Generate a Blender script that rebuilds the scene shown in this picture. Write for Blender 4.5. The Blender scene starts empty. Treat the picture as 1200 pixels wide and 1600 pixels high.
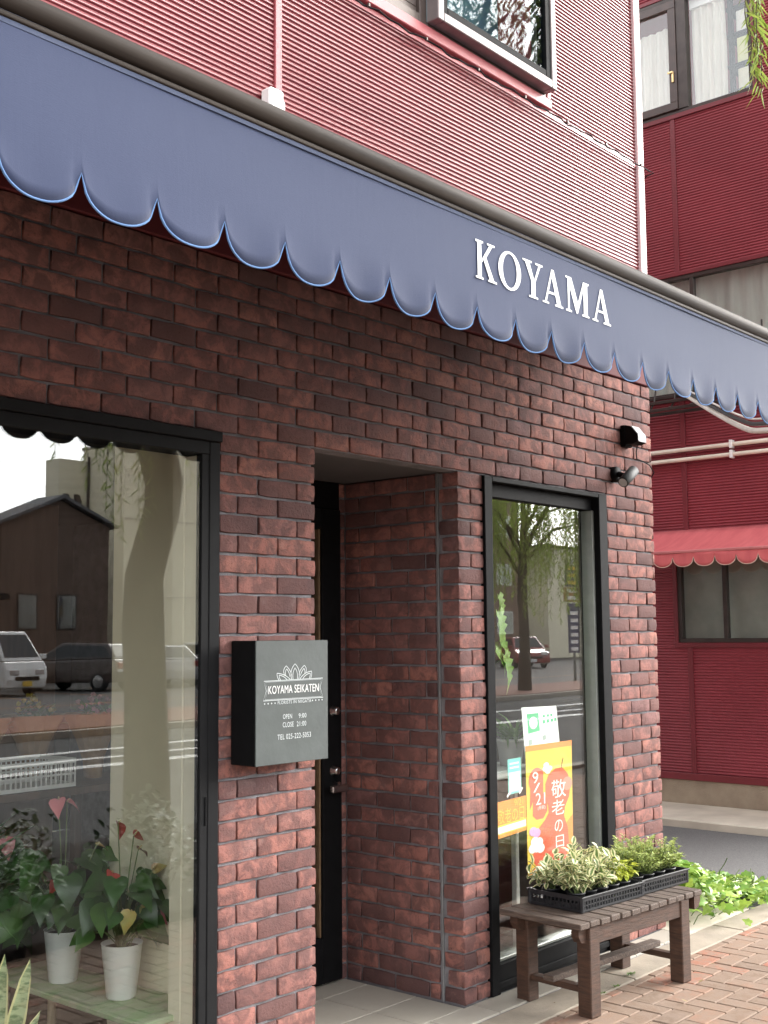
import bpy, math, random
from mathutils import Vector, Matrix
rnd = random.Random(7)
R = math.radians
scene = bpy.context.scene
COL = scene.collection

# ------------------------------------------------------------------ camera
YAW, PITCH, ROLL = R(49.0763), R(5.8574), R(-0.4828)
cam_d = bpy.data.cameras.new("camera"); cam = bpy.data.objects.new("camera", cam_d); COL.objects.link(cam)
cam_d.sensor_fit = 'HORIZONTAL'; cam_d.angle = R(35.674); cam_d.clip_start = 0.05; cam_d.clip_end = 900
_f = Vector((math.sin(YAW) * math.cos(PITCH), math.cos(YAW) * math.cos(PITCH), math.sin(PITCH)))
_r0 = Vector((math.cos(YAW), -math.sin(YAW), 0)); _u0 = _r0.cross(_f)
_r = math.cos(ROLL) * _r0 + math.sin(ROLL) * _u0; _u = -math.sin(ROLL) * _r0 + math.cos(ROLL) * _u0
cam.matrix_world = Matrix(((_r.x, _u.x, -_f.x, 0), (_r.y, _u.y, -_f.y, -3.3), (_r.z, _u.z, -_f.z, 1.63), (0, 0, 0, 1)))
scene.camera = cam

# ------------------------------------------------------------------ pale sky; low sun veiled by cloud, off the right end of the shop front
SUN_EL, SUN_AZ = R(30), R(120)          # azimuth clockwise from +Y
world = bpy.data.worlds.new("World"); scene.world = world; world.use_nodes = True
wn = world.node_tree.nodes; wl = world.node_tree.links
for n in list(wn): wn.remove(n)
sky = wn.new('ShaderNodeTexSky'); sky.sky_type = 'NISHITA'; sky.sun_disc = False
sky.sun_elevation = SUN_EL; sky.sun_rotation = SUN_AZ; sky.air_density = 1.0; sky.dust_density = 1.5; sky.ozone_density = 1.0
hs = wn.new('ShaderNodeHueSaturation'); hs.inputs['Saturation'].default_value = 0.10
bg = wn.new('ShaderNodeBackground'); bg.inputs['Strength'].default_value = 0.15
wo = wn.new('ShaderNodeOutputWorld')
wl.new(sky.outputs[0], hs.inputs['Color']); wl.new(hs.outputs[0], bg.inputs['Color']); wl.new(bg.outputs[0], wo.inputs['Surface'])
sd = bpy.data.lights.new("sun", 'SUN'); sd.energy = 1.0; sd.angle = R(45); sd.color = (1.0, 0.96, 0.9)
so = bpy.data.objects.new("sun", sd); COL.objects.link(so)
sdir = Vector((math.sin(SUN_AZ) * math.cos(SUN_EL), math.cos(SUN_AZ) * math.cos(SUN_EL), math.sin(SUN_EL)))
so.rotation_euler = (-sdir).to_track_quat('-Z', 'Y').to_euler(); so.location = (0, -8, 14)
scene.view_settings.view_transform = 'Standard'; scene.view_settings.look = 'None'
scene.view_settings.exposure = 2.62; scene.view_settings.gamma = 1.0
scene.cycles.max_bounces = 10; scene.cycles.transparent_max_bounces = 16
scene.cycles.use_denoising = True

# ------------------------------------------------------------------ mesh helpers
class MB:
    def __init__(s): s.v = []; s.f = []; s.m = []; s.uv = []; s.hasuv = False
    def add(s, vs, fs, m=0, uvs=None):
        b = len(s.v); s.v += [tuple(p) for p in vs]
        for i, f in enumerate(fs):
            s.f.append(tuple(b + k for k in f)); s.m.append(m)
            if uvs: s.uv.append([uvs[k] for k in f]); s.hasuv = True
            else: s.uv.append([(0, 0)] * len(f))
        return s
    def box(s, x0, x1, y0, y1, z0, z1, m=0):
        vs = [(x, y, z) for x in (x0, x1) for y in (y0, y1) for z in (z0, z1)]
        return s.add(vs, [(0, 1, 3, 2), (4, 6, 7, 5), (0, 4, 5, 1), (2, 3, 7, 6), (0, 2, 6, 4), (1, 5, 7, 3)], m)
    def cbox(s, x0, x1, y0, y1, z0, z1, c=.004, m=0, M=None):
        X, Y, Z = (x0, x1), (y0, y1), (z0, z1); vs = []
        for i in (0, 1):
            for j in (0, 1):
                for k in (0, 1):
                    sx, sy, sz = (c, -c)[i], (c, -c)[j], (c, -c)[k]
                    vs += [(X[i], Y[j] + sy, Z[k] + sz), (X[i] + sx, Y[j], Z[k] + sz), (X[i] + sx, Y[j] + sy, Z[k])]
        I = lambda i, j, k, a: (i * 4 + j * 2 + k) * 3 + a
        fs = []
        for i in (0, 1): fs.append([I(i, 0, 0, 0), I(i, 0, 1, 0), I(i, 1, 1, 0), I(i, 1, 0, 0)])
        for j in (0, 1): fs.append([I(0, j, 0, 1), I(1, j, 0, 1), I(1, j, 1, 1), I(0, j, 1, 1)])
        for k in (0, 1): fs.append([I(0, 0, k, 2), I(0, 1, k, 2), I(1, 1, k, 2), I(1, 0, k, 2)])
        for i in (0, 1):
            for j in (0, 1): fs.append([I(i, j, 0, 0), I(i, j, 1, 0), I(i, j, 1, 1), I(i, j, 0, 1)])
        for i in (0, 1):
            for k in (0, 1): fs.append([I(i, 0, k, 0), I(i, 1, k, 0), I(i, 1, k, 2), I(i, 0, k, 2)])
        for j in (0, 1):
            for k in (0, 1): fs.append([I(0, j, k, 1), I(1, j, k, 1), I(1, j, k, 2), I(0, j, k, 2)])
        for i in (0, 1):
            for j in (0, 1):
                for k in (0, 1): fs.append([I(i, j, k, 0), I(i, j, k, 1), I(i, j, k, 2)])
        cen = Vector(((x0 + x1) / 2, (y0 + y1) / 2, (z0 + z1) / 2)); out = []
        for f in fs:
            p = [Vector(vs[q]) for q in f]; n = (p[1] - p[0]).cross(p[2] - p[0])
            if n.dot(sum(p, Vector()) / len(p) - cen) < 0: f = f[::-1]
            out.append(f)
        if M is not None: vs = [M @ Vector(p) for p in vs]
        return s.add(vs, out, m)
    def tube(s, path, r, n=8, m=0, caps=True):
        P = [Vector(p) for p in path]; k = len(P)
        rs = r if isinstance(r, (list, tuple)) else [r] * k
        vs = []; ref = None
        for i, p in enumerate(P):
            t = (P[min(i + 1, k - 1)] - P[max(i - 1, 0)]).normalized()
            if ref is None:
                a = Vector((0, 0, 1)) if abs(t.z) < .9 else Vector((1, 0, 0)); ref = t.cross(a).normalized()
            ref = (ref - t * ref.dot(t)).normalized(); b = t.cross(ref)
            for q in range(n):
                an = 2 * math.pi * q / n; vs.append(p + (ref * math.cos(an) + b * math.sin(an)) * rs[i])
        fs = [(i * n + q, i * n + (q + 1) % n, (i + 1) * n + (q + 1) % n, (i + 1) * n + q) for i in range(k - 1) for q in range(n)]
        if caps: fs += [tuple(range(n))[::-1], tuple((k - 1) * n + q for q in range(n))]
        return s.add(vs, fs, m)
    def lathe(s, c, prof, n=24, m=0, axis='Z'):
        vs = []
        for r, h in prof:
            for q in range(n):
                a = 2 * math.pi * q / n; x, y = r * math.cos(a), r * math.sin(a)
                p = (x, y, h) if axis == 'Z' else ((x, h, y) if axis == 'Y' else (h, x, y))
                vs.append((c[0] + p[0], c[1] + p[1], c[2] + p[2]))
        k = len(prof)
        fs = [(i * n + q, i * n + (q + 1) % n, (i + 1) * n + (q + 1) % n, (i + 1) * n + q) for i in range(k - 1) for q in range(n)]
        if axis == 'Y': fs = [f[::-1] for f in fs]
        return s.add(vs, fs, m)
    def prism(s, poly, y0, y1, m=0, plane='XZ'):
        n = len(poly)
        mp = {'XZ': lambda p, d: (p[0], d, p[1]), 'XY': lambda p, d: (p[0], p[1], d), 'YZ': lambda p, d: (d, p[0], p[1])}[plane]
        vs = [mp(p, y0) for p in poly] + [mp(p, y1) for p in poly]
        fs = [tuple(range(n)), tuple(range(2 * n - 1, n - 1, -1))] + [(i, n + i, n + (i + 1) % n, (i + 1) % n) for i in range(n)]
        return s.add(vs, fs, m)
    def leaf(s, base, d, up, L, prof, W=1.0, bend=0.0, fold=.25, m=0, curl=0.0):
        """prof: list of (t, half width as a share of L); three vertices per row"""
        d = Vector(d).normalized(); up = Vector(up); side = d.cross(up)
        if side.length < 1e-4: side = d.cross(Vector((1, 0, 0)))
        side.normalize(); up = side.cross(d).normalized()
        vs = []; uv = []; B = Vector(base)
        for t, w in prof:
            tm = max(t, 0.0)
            a = bend * tm
            c = B + d * (L * (tm * math.cos(a * .6))) - up * (L * tm * math.sin(a * .6))
            dd = d * (t - tm) * L; wv = w * L * W
            vs += [c + dd + side * wv + up * (wv * fold), c, c + dd - side * wv + up * (wv * fold)]
            uv += [(1, t), (0, t), (1, t)]
        fs = []
        for i in range(len(prof) - 1):
            a = i * 3
            fs += [(a, a + 1, a + 4, a + 3), (a + 1, a + 2, a + 5, a + 4)]
        return s.add(vs, fs, m, uv)
    def build(s, name, mats, parent=None, smooth=False, label=None):
        me = bpy.data.meshes.new(name); me.from_pydata(s.v, [], s.f)
        ms = mats if isinstance(mats, (list, tuple)) else [mats]
        for x in ms: me.materials.append(x)
        me.polygons.foreach_set('material_index', s.m)
        if s.hasuv:
            l = me.uv_layers.new(name='UVMap'); l.data.foreach_set('uv', [c for f in s.uv for p in f for c in p])
        if smooth: me.polygons.foreach_set('use_smooth', [True] * len(me.polygons))
        me.update()
        o = bpy.data.objects.new(name, me); COL.objects.link(o)
        if parent:
            o.parent = parent
            o.matrix_parent_inverse = Matrix.Translation(parent.location).inverted() if parent.rotation_euler[2] == 0 else parent.matrix_basis.inverted()
        if label: o['label'] = label
        return o
def thing(name, label, cat, loc=(0, 0, 0), rz=0, group=None):
    o = bpy.data.objects.new(name, None); COL.objects.link(o); o.empty_display_size = .1
    o.location = loc; o.rotation_euler = (0, 0, rz); o['label'] = label; o['category'] = cat
    if group: o['group'] = group
    return o
def tag(o, label, cat, group=None):
    o['label'] = label; o['category'] = cat
    if group: o['group'] = group
    return o
def struct(o): o['kind'] = 'structure'; return o
def copy_tree(o, parent=None):
    c = o.copy(); COL.objects.link(c)
    if parent: c.parent = parent
    for ch in list(o.children): copy_tree(ch, c)
    return c
def text_mesh(name, body, box, y, mat, parent, depth=.0015, spacing=1.0, plane='XZ', keep=False):
    """letters fitted into box=(x0,x1,z0,z1) on the plane y, facing -Y"""
    cu = bpy.data.curves.new(name, 'FONT'); cu.body = body; cu.size = 1; cu.space_character = spacing; cu.resolution_u = 4
    ob = bpy.data.objects.new(name, cu); COL.objects.link(ob)
    dg = bpy.context.evaluated_depsgraph_get(); dg.update()
    me = bpy.data.meshes.new_from_object(ob.evaluated_get(dg))
    bpy.data.objects.remove(ob); bpy.data.curves.remove(cu)
    xs = [v.co.x for v in me.vertices]; ys = [v.co.y for v in me.vertices]
    if not xs: return None
    ax, bx, ay, by = min(xs), max(xs), min(ys), max(ys)
    x0, x1, z0, z1 = box; sx = (x1 - x0) / max(bx - ax, 1e-6); sz = (z1 - z0) / max(by - ay, 1e-6)
    for v in me.vertices:
        v.co = (x0 + (v.co.x - ax) * sx, y, z0 + (v.co.y - ay) * sz)
    me.materials.clear(); me.materials.append(mat); me.update()
    o = bpy.data.objects.new(name, me); COL.objects.link(o)
    if parent:
        o.parent = parent; o.matrix_parent_inverse = Matrix.Translation(parent.location).inverted()
    return o

# ------------------------------------------------------------------ material helpers
def new_mat(name):
    m = bpy.data.materials.new(name); m.use_nodes = True; nt = m.node_tree
    return m, nt, nt.nodes['Principled BSDF']
def N(nt, t, **k):
    n = nt.nodes.new(t)
    for a, b in k.items(): setattr(n, a, b)
    return n
def mixc(nt, fac, a, b, mode='MIX'):
    n = N(nt, 'ShaderNodeMix', data_type='RGBA', blend_type=mode)
    for sock, val in ((0, fac), (6, a), (7, b)):
        if hasattr(val, 'is_linked') or hasattr(val, 'links'): nt.links.new(val, n.inputs[sock])
        else: n.inputs[sock].default_value = val if sock == 0 else (*val, 1) if len(val) == 3 else val
    return n.outputs[2]
def ramp(nt, fac, stops):
    n = N(nt, 'ShaderNodeValToRGB'); e = n.color_ramp.elements
    while len(e) < len(stops): e.new(.5)
    for i, (p, c) in enumerate(stops): e[i].position = p; e[i].color = (*c, 1) if len(c) == 3 else c
    nt.links.new(fac, n.inputs[0]); return n.outputs[0]
def noise(nt, scale, detail=4, rough=.55, coord='Object', stretch=None, dist=0):
    tc = N(nt, 'ShaderNodeTexCoord'); n = N(nt, 'ShaderNodeTexNoise')
    n.inputs['Scale'].default_value = scale; n.inputs['Detail'].default_value = detail; n.inputs['Roughness'].default_value = rough
    n.inputs['Distortion'].default_value = dist
    if stretch:
        mp = N(nt, 'ShaderNodeMapping'); mp.inputs['Scale'].default_value = stretch
        nt.links.new(tc.outputs[coord], mp.inputs[0]); nt.links.new(mp.outputs[0], n.inputs['Vector'])
    else: nt.links.new(tc.outputs[coord], n.inputs['Vector'])
    return n.outputs['Fac']
def bump(nt, bs, h, strength=.3, dist=.01):
    b = N(nt, 'ShaderNodeBump'); b.inputs['Strength'].default_value = strength; b.inputs['Distance'].default_value = dist
    nt.links.new(h, b.inputs['Height']); nt.links.new(b.outputs[0], bs.inputs['Normal'])
def simple(name, c1, c2=None, rough=.5, scale=8, metal=0, bmp=0, stretch=None, bscale=None, rough2=None, detail=5, spec=None, contrast=(.35, .65)):
    m, nt, bs = new_mat(name); c2 = c2 or tuple(x * .85 for x in c1)
    f = noise(nt, scale, detail, stretch=stretch)
    nt.links.new(ramp(nt, f, [(contrast[0], c2), (contrast[1], c1)]), bs.inputs['Base Color'])
    bs.inputs['Roughness'].default_value = rough; bs.inputs['Metallic'].default_value = metal
    if spec is not None: bs.inputs['Specular IOR Level'].default_value = spec
    if rough2 is not None:
        mr = N(nt, 'ShaderNodeMapRange'); mr.inputs[3].default_value = rough; mr.inputs[4].default_value = rough2
        nt.links.new(noise(nt, scale * 2.3, 4), mr.inputs[0]); nt.links.new(mr.outputs[0], bs.inputs['Roughness'])
    if bmp: bump(nt, bs, noise(nt, bscale or scale * 4, 6, .6, stretch=stretch), bmp, .01)
    return m
def island(nt):
    return N(nt, 'ShaderNodeNewGeometry').outputs['Random Per Island']
def brick_mat(name, stops, bstr=.5, var=True):
    m, nt, bs = new_mat(name)
    base = ramp(nt, island(nt), stops)
    n1 = noise(nt, 14, 6, .65, dist=.6); n2 = noise(nt, 75, 5, .7); n3 = noise(nt, 3.2, 3)
    dark = mixc(nt, ramp(nt, n1, [(.44, (1, 1, 1)), (.60, (0, 0, 0))]), base, (.085, .05, .05))
    dark2 = mixc(nt, .8, base, dark)
    sp = mixc(nt, ramp(nt, n2, [(.30, (.8, .8, .8)), (.42, (0, 0, 0))]), dark2, (.04, .022, .02))
    pale = mixc(nt, ramp(nt, noise(nt, 38, 6, .75), [(.60, (0, 0, 0)), (.76, (.4, .4, .4))]), sp, (.46, .28, .23))
    cl = mixc(nt, ramp(nt, n3, [(.3, (0, 0, 0)), (.7, (.35, .35, .35))]), pale, (.31, .15, .125))
    cl = mixc(nt, ramp(nt, noise(nt, 1.7, 6, .7, dist=1.2), [(.60, (0, 0, 0)), (.80, (.28, .28, .28))]), cl, (.46, .37, .34))
    nt.links.new(cl, bs.inputs['Base Color']); bs.inputs['Roughness'].default_value = .82
    bs.inputs['Specular IOR Level'].default_value = .16
    h = N(nt, 'ShaderNodeMath', operation='ADD'); nt.links.new(n1, h.inputs[0]); nt.links.new(n2, h.inputs[1])
    bump(nt, bs, h.outputs[0], bstr, .009)
    return m
def leaf_mat(name, c1, c2, rim=None, rough=.45, trans=.25, scale=30, rimpos=(.45, .75)):
    m, nt, bs = new_mat(name)
    f = mixc(nt, island(nt), c1, c2)
    f = mixc(nt, ramp(nt, noise(nt, scale, 4), [(.35, (0, 0, 0)), (.7, (.45, .45, .45))]), f, tuple(x * .55 for x in c1))
    if rim:
        uv = N(nt, 'ShaderNodeUVMap'); sx = N(nt, 'ShaderNodeSeparateXYZ'); nt.links.new(uv.outputs[0], sx.inputs[0])
        ad = N(nt, 'ShaderNodeMath', operation='MULTIPLY_ADD'); nt.links.new(noise(nt, scale * 1.6, 3), ad.inputs[0]); ad.inputs[1].default_value = .7
        nt.links.new(sx.outputs[0], ad.inputs[2])
        f = mixc(nt, ramp(nt, ad.outputs[0], [(rimpos[0] + .35, (0, 0, 0)), (rimpos[1] + .35, (1, 1, 1))]), f, rim)
    nt.links.new(f, bs.inputs['Base Color']); bs.inputs['Roughness'].default_value = rough
    tr = N(nt, 'ShaderNodeBsdfTranslucent'); nt.links.new(f, tr.inputs[0])
    mx = N(nt, 'ShaderNodeMixShader'); mx.inputs[0].default_value = trans
    nt.links.new(bs.outputs[0], mx.inputs[1]); nt.links.new(tr.outputs[0], mx.inputs[2])
    nt.links.new(mx.outputs[0], nt.nodes['Material Output'].inputs[0])
    return m
def glass_mat(name, base=.2, tint=(.93, .96, .94), rough=0.0, k=.9):
    m = bpy.data.materials.new(name); m.use_nodes = True; nt = m.node_tree; nt.nodes.clear()
    out = N(nt, 'ShaderNodeOutputMaterial'); tr = N(nt, 'ShaderNodeBsdfTransparent'); tr.inputs[0].default_value = (*tint, 1)
    gl = N(nt, 'ShaderNodeBsdfGlossy'); gl.inputs['Roughness'].default_value = rough; gl.inputs['Color'].default_value = (1, 1, 1, 1)
    fr = N(nt, 'ShaderNodeLayerWeight'); fr.inputs[0].default_value = .5      # symmetric, so both faces of a pane behave alike
    pw = N(nt, 'ShaderNodeMath', operation='POWER'); pw.inputs[1].default_value = 4.0; nt.links.new(fr.outputs['Facing'], pw.inputs[0])
    ma = N(nt, 'ShaderNodeMath', operation='MULTIPLY_ADD'); ma.inputs[1].default_value = k; ma.inputs[2].default_value = base
    nt.links.new(pw.outputs[0], ma.inputs[0])
    b = N(nt, 'ShaderNodeBump'); b.inputs['Strength'].default_value = .012; b.inputs['Distance'].default_value = .02
    nt.links.new(noise(nt, 2.2, 1), b.inputs['Height']); nt.links.new(b.outputs[0], gl.inputs['Normal'])
    mx = N(nt, 'ShaderNodeMixShader'); nt.links.new(ma.outputs[0], mx.inputs[0]); nt.links.new(tr.outputs[0], mx.inputs[1]); nt.links.new(gl.outputs[0], mx.inputs[2])
    nt.links.new(mx.outputs[0], out.inputs[0]); return m

BRICK = brick_mat('red clinker brick', [(0, (.06, .038, .039)), (.10, (.12, .062, .058)), (.24, (.21, .10, .088)), (.48, (.31, .138, .115)), (.68, (.28, .118, .095)), (.88, (.38, .17, .132)), (1, (.18, .098, .096))])
MORTAR = simple('grey mortar', (.25, .243, .255), (.14, .137, .142), .95, 9, bmp=.5, bscale=120)
BLACKM = simple('black powder coated aluminium', (.007, .007, .0075), (.005, .005, .0055), .65, 20, spec=.08)
CHARC = simple('charcoal frame metal', (.011, .0113, .012), (.009, .0092, .01), .6, 12, spec=.12)
SIDING = simple('glossy crimson siding', (.20, .035, .043), (.165, .028, .035), .30, 2.2, rough2=.42)
_b = SIDING.node_tree.nodes['Principled BSDF']; _nt = SIDING.node_tree; _src = _b.inputs['Base Color'].links[0].from_socket
_st = ramp(_nt, noise(_nt, 1, 3, .6, stretch=(.35, 1, 26)), [(.40, (0, 0, 0)), (.72, (.65, .65, .65))])
_nt.links.new(mixc(_nt, _st, _src, (.31, .085, .09)), _b.inputs['Base Color'])
_b.inputs['Coat Weight'].default_value = .26; _b.inputs['Specular IOR Level'].default_value = .35; _b.inputs['Coat Roughness'].default_value = .24; _b.inputs['Coat IOR'].default_value = 1.6
TRIM = simple('pinkish painted flashing', (.42, .10, .11), (.36, .08, .09), .35, 3)
TRIMW = simple('faded corner flashing', (.62, .44, .43), (.56, .38, .38), .5, 3)
SIDN = simple('dark crimson siding', (.25, .034, .046), (.21, .028, .038), .42, 1.6, rough2=.55)
TRIMN = simple('dark crimson flashing', (.17, .018, .026), (.14, .015, .02), .45, 3)
CLOTH, nt, bs = new_mat('navy awning cloth')
_f1 = noise(nt, 3.5, 5, .6, stretch=(2.5, 1, .35)); _f2 = noise(nt, .9, 3)
_c = mixc(nt, ramp(nt, _f1, [(.3, (0, 0, 0)), (.75, (.30, .30, .30))]), (.017, .028, .076), (.026, .039, .090))
_c = mixc(nt, ramp(nt, _f2, [(.4, (0, 0, 0)), (.7, (.25, .25, .25))]), _c, (.015, .025, .068))
nt.links.new(_c, bs.inputs['Base Color']); bs.inputs['Roughness'].default_value = .85
bs.inputs['Sheen Weight'].default_value = .25; bs.inputs['Sheen Roughness'].default_value = .5
_wv = N(nt, 'ShaderNodeTexNoise'); _wv.inputs['Scale'].default_value = 420
_ad = N(nt, 'ShaderNodeMath', operation='MULTIPLY_ADD'); nt.links.new(noise(nt, 5, 5, .6, stretch=(1.6, 1, .5), dist=.8), _ad.inputs[0]); _ad.inputs[1].default_value = 2.5; nt.links.new(_wv.outputs[0], _ad.inputs[2])
bump(nt, bs, _ad.outputs[0], .10, .004)
PIPING = simple('pale blue binding tape', (.13, .22, .40), (.11, .19, .36), .85, 20, spec=.1)
BARM = simple('bronze anodised bar', (.055, .044, .036), (.026, .021, .018), .65, 1.2, stretch=(1, 30, 30), spec=.15)
WHITEP = simple('white paint', (.8, .8, .78), (.74, .73, .7), .5, 6)
LETTER = simple('white lettering vinyl', (.82, .82, .80), (.78, .78, .77), .6, 20)
SLATE = simple('grey slate sign face', (.066, .078, .074), (.05, .06, .057), .6, 9, bmp=.1)
SIGNINK = simple('pale sign ink', (.62, .66, .66), (.52, .56, .56), .7, 60)
STEEL = simple('brushed steel', (.55, .55, .54), (.45, .45, .45), .25, 20, metal=1)
GLASS = glass_mat("shop window glass", .066, (.97, .985, .97), k=.7)
GLASS2 = glass_mat('house window glass', .06, (.93, .95, .94), k=.6)
WOOD = simple('weathered brown bench wood', (.115, .075, .055), (.055, .036, .028), .72, 9, bmp=.35, stretch=(14, 1.5, 14), bscale=14)
WOODT = simple('greyed bench slats', (.135, .096, .074), (.055, .038, .029), .8, 9, bmp=.45, stretch=(14, 1.5, 14), bscale=14)
WOODF = simple('brown bench frame wood', (.078, .037, .021), (.040, .020, .012), .62, 7, bmp=.25, stretch=(2, 2, 14), bscale=14)
TRAYM = simple('black plastic', (.012, .012, .014), (.02, .02, .022), .5, 30)
SOIL = simple('potting soil', (.035, .024, .018), (.015, .01, .008), .95, 60, bmp=.8)
POTW = simple('white glazed pot', (.80, .80, .79), (.74, .74, .74), .28, 5)
TILE = None
CONC = simple('worn concrete', (.40, .37, .32), (.30, .275, .24), .9, 5, bmp=.25, bscale=60)
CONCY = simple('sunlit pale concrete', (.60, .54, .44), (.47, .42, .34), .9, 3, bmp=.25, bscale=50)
PLINTH = simple('beige roughcast plinth', (.36, .29, .21), (.28, .22, .16), .95, 6, bmp=.9, bscale=140)
ASPH = simple('asphalt', (.07, .069, .068), (.038, .038, .039), .92, 90, bmp=.6, bscale=220)
ASPHP = simple('worn grey asphalt', (.17, .165, .16), (.085, .083, .082), .93, 110, bmp=.7, bscale=260, contrast=(.3, .7))
PAVER = brick_mat('red brick pavers', [(0, (.19, .135, .10)), (.3, (.235, .16, .115)), (.6, (.27, .18, .13)), (.8, (.285, .165, .115)), (.93, (.33, .13, .085)), (1, (.21, .15, .115))], .3)
def fix_pavers():
    # pavers are paler and less clinkered than the wall bricks
    nt = PAVER.node_tree
    for n in nt.nodes:
        if n.type == 'MIX':
            c = n.inputs[7].default_value
            if abs(c[0] - .31) < .005 and not n.inputs[7].is_linked: n.inputs[7].default_value = (.26, .18, .13, 1)
            if c[0] < .1 and not n.inputs[7].is_linked: n.inputs[7].default_value = (.24, .18, .14, 1)
fix_pavers()
SAND = simple('dark joint sand', (.10, .085, .07), (.06, .05, .045), .95, 60, bmp=.4)
CREAM = simple('cream plaster', (.78, .72, .54), (.73, .67, .50), .8, 3, bmp=.08)
DARKW = simple('dark brown panelling', (.09, .05, .032), (.05, .03, .02), .6, 3, stretch=(6, 6, 1))
DARKI = simple('dark interior plaster', (.10, .09, .08), (.07, .063, .055), .85, 3)
GREENT = simple('worn green painted board', (.26, .42, .20), (.44, .47, .34), .65, 6, stretch=(1, 2, 1), bmp=.1)
PALEW = simple('pale turned wood', (.55, .44, .30), (.45, .35, .23), .6, 8)

# ------------------------------------------------------------------ ground
Z0 = 2.3755; CH = .07423; BM = .2055
m = MB(); m.add([(-420, -420, -.14), (420, -420, -.14), (420, 420, -.14), (-420, 420, -.14)], [(0, 1, 2, 3)])
struct(m.build('ground', ASPH))
m = MB(); m.box(-20, 60, -4.75, -.35, -.30, -.062); struct(m.build('sidewalk_bed', SAND))
m = MB(); m.box(-20, 60, -4.95, -4.757, -.30, -.02); struct(m.build('kerb', CONC))
m = MB(); m.box(6.9, 30, -.345, 9, -.3, -.012); struct(m.build('alley', ASPHP))
m = MB()
x = -8.0
while x < 14:
    m.cbox(x, x + 1.196, -.349, -.158, -.3, -.004 + rnd.uniform(-.002, .002), .006); x += 1.2
struct(m.build('kerb_strip', simple('tan weathered concrete', (.34, .29, .225), (.24, .205, .16), .93, 4, bmp=.3, bscale=90)))
m = MB(); m.box(6.12, 6.894, -.155, 8, -.3, .0); m.cbox(9.41, 10.304, -.5, 9, -.3, .055, .01)
struct(m.build('concrete_apron', CONCY))
# tiles of the entrance and in front of the shop windows (0.3 m porcelain)
TILE, nt, bs = new_mat('beige porcelain floor tile')
_c = mixc(nt, island(nt), (.34, .315, .265), (.39, .36, .305))
_c = mixc(nt, ramp(nt, noise(nt, 26, 5), [(.35, (0, 0, 0)), (.7, (.35, .35, .35))]), _c, (.33, .30, .25))
nt.links.new(_c, bs.inputs['Base Color']); bs.inputs['Roughness'].default_value = .6
m = MB(); TS = .297
def tilefield(x0, x1, y0, y1, ox, oy):
    i0 = math.floor((x0 - ox) / TS)
    xx = ox + i0 * TS
    while xx < x1:
        yy = oy + math.floor((y0 - oy) / TS) * TS
        while yy < y1:
            a, b, c, d = max(xx, x0) + .002, min(xx + TS, x1) - .002, max(yy, y0) + .002, min(yy + TS, y1) - .002
            if b - a > .01 and d - c > .01: m.cbox(a, b, c, d, -.05, rnd.uniform(-.0006, .0006), .0015)
            yy += TS
        xx += TS
tilefield(3.386, 4.32, 0.0, .74, 3.72, -.03)
tilefield(-2.0, 6.115, -.155, -.001, 4.37, -.155)
struct(m.build('floor_tiles', TILE))
m = MB(); m.box(-2, 6.115, -.157, .9, -.3, -.009); struct(m.build('tile_bed', MORTAR))
# herringbone pavers: real bricks laid parallel and square to the shop front
m = MB(); a = .1; g = .0025
def paver(x0, x1, y0, y1):
    y1 = min(y1, -.352)
    if x1 < -2.5 or x0 > 12 or y0 < -4.6 or y1 - y0 < .012: return
    z = rnd.uniform(-.005, -.001)
    m.cbox(x0 + g, x1 - g, y0 + g, y1 - g, -.06, z - .004, .004)
for k in range(-70, 140):
    for j in range(-70, 90):
        # herringbone: column step, each horizontal brick is followed by a vertical one
        x0 = (k + 0) * a; y0 = -(j) * a
        q = (k - j) % 4
        if q == 0: paver(x0, x0 + 2 * a, y0 - a, y0)
for k in range(-70, 140):
    for j in range(-10, 60):
        if (k - j) % 4 == 3:
            x0 = k * a; y0 = -j * a
            paver(x0, x0 + a, y0 - 2 * a, y0)
struct(m.build('brick_paving', PAVER))
# street beyond (seen in the shop windows)
ROADW = simple('road marking paint', (.75, .75, .73), (.6, .6, .58), .7, 12)
m = MB()
for y, w in ((-10.6, .16), (-12.6, .13)):
    m.add([(-40, y - w, -.135), (90, y - w, -.135), (90, y + w, -.135), (-40, y + w, -.135)], [(0, 1, 2, 3)])
for k in range(-6, 14):
    x = k * 7.0 + 2; m.add([(x, -11.6, -.135), (x + 4, -11.6, -.135), (x + 4, -11.4, -.135), (x, -11.4, -.135)], [(0, 1, 2, 3)])
struct(m.build('road_marking', ROADW))
FARP = simple('red brick far pavement', (.26, .11, .075), (.20, .085, .06), .9, 4)
m = MB(); m.box(-60, 120, -18.6, -15.2, -.3, .0); struct(m.build('far_pavement', FARP))
m = MB(); m.box(-60, 120, -15.19, -14.95, -.3, -.02); struct(m.build('far_kerb', CONC))
ORANGE = simple('orange line paint', (.55, .22, .06), (.45, .18, .05), .8, 10)
m = MB(); m.add([(-60, -37, -.10), (120, -37, -.10), (120, -18.61, -.10), (-60, -18.61, -.10)], [(0, 1, 2, 3)]); struct(m.build('parking_ground', ASPHP))
m = MB()
for k in range(24):
    x = 8 + k * 2.7; m.add([(x, -31, -.096), (x + .1, -31, -.096), (x + .1, -25.5, -.096), (x, -25.5, -.096)], [(0, 1, 2, 3)])
m.add([(-20, -23.2, -.096), (90, -23.2, -.096), (90, -23.0, -.096), (-20, -23.0, -.096)], [(0, 1, 2, 3)])
struct(m.build('parking_line', ORANGE))

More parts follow.
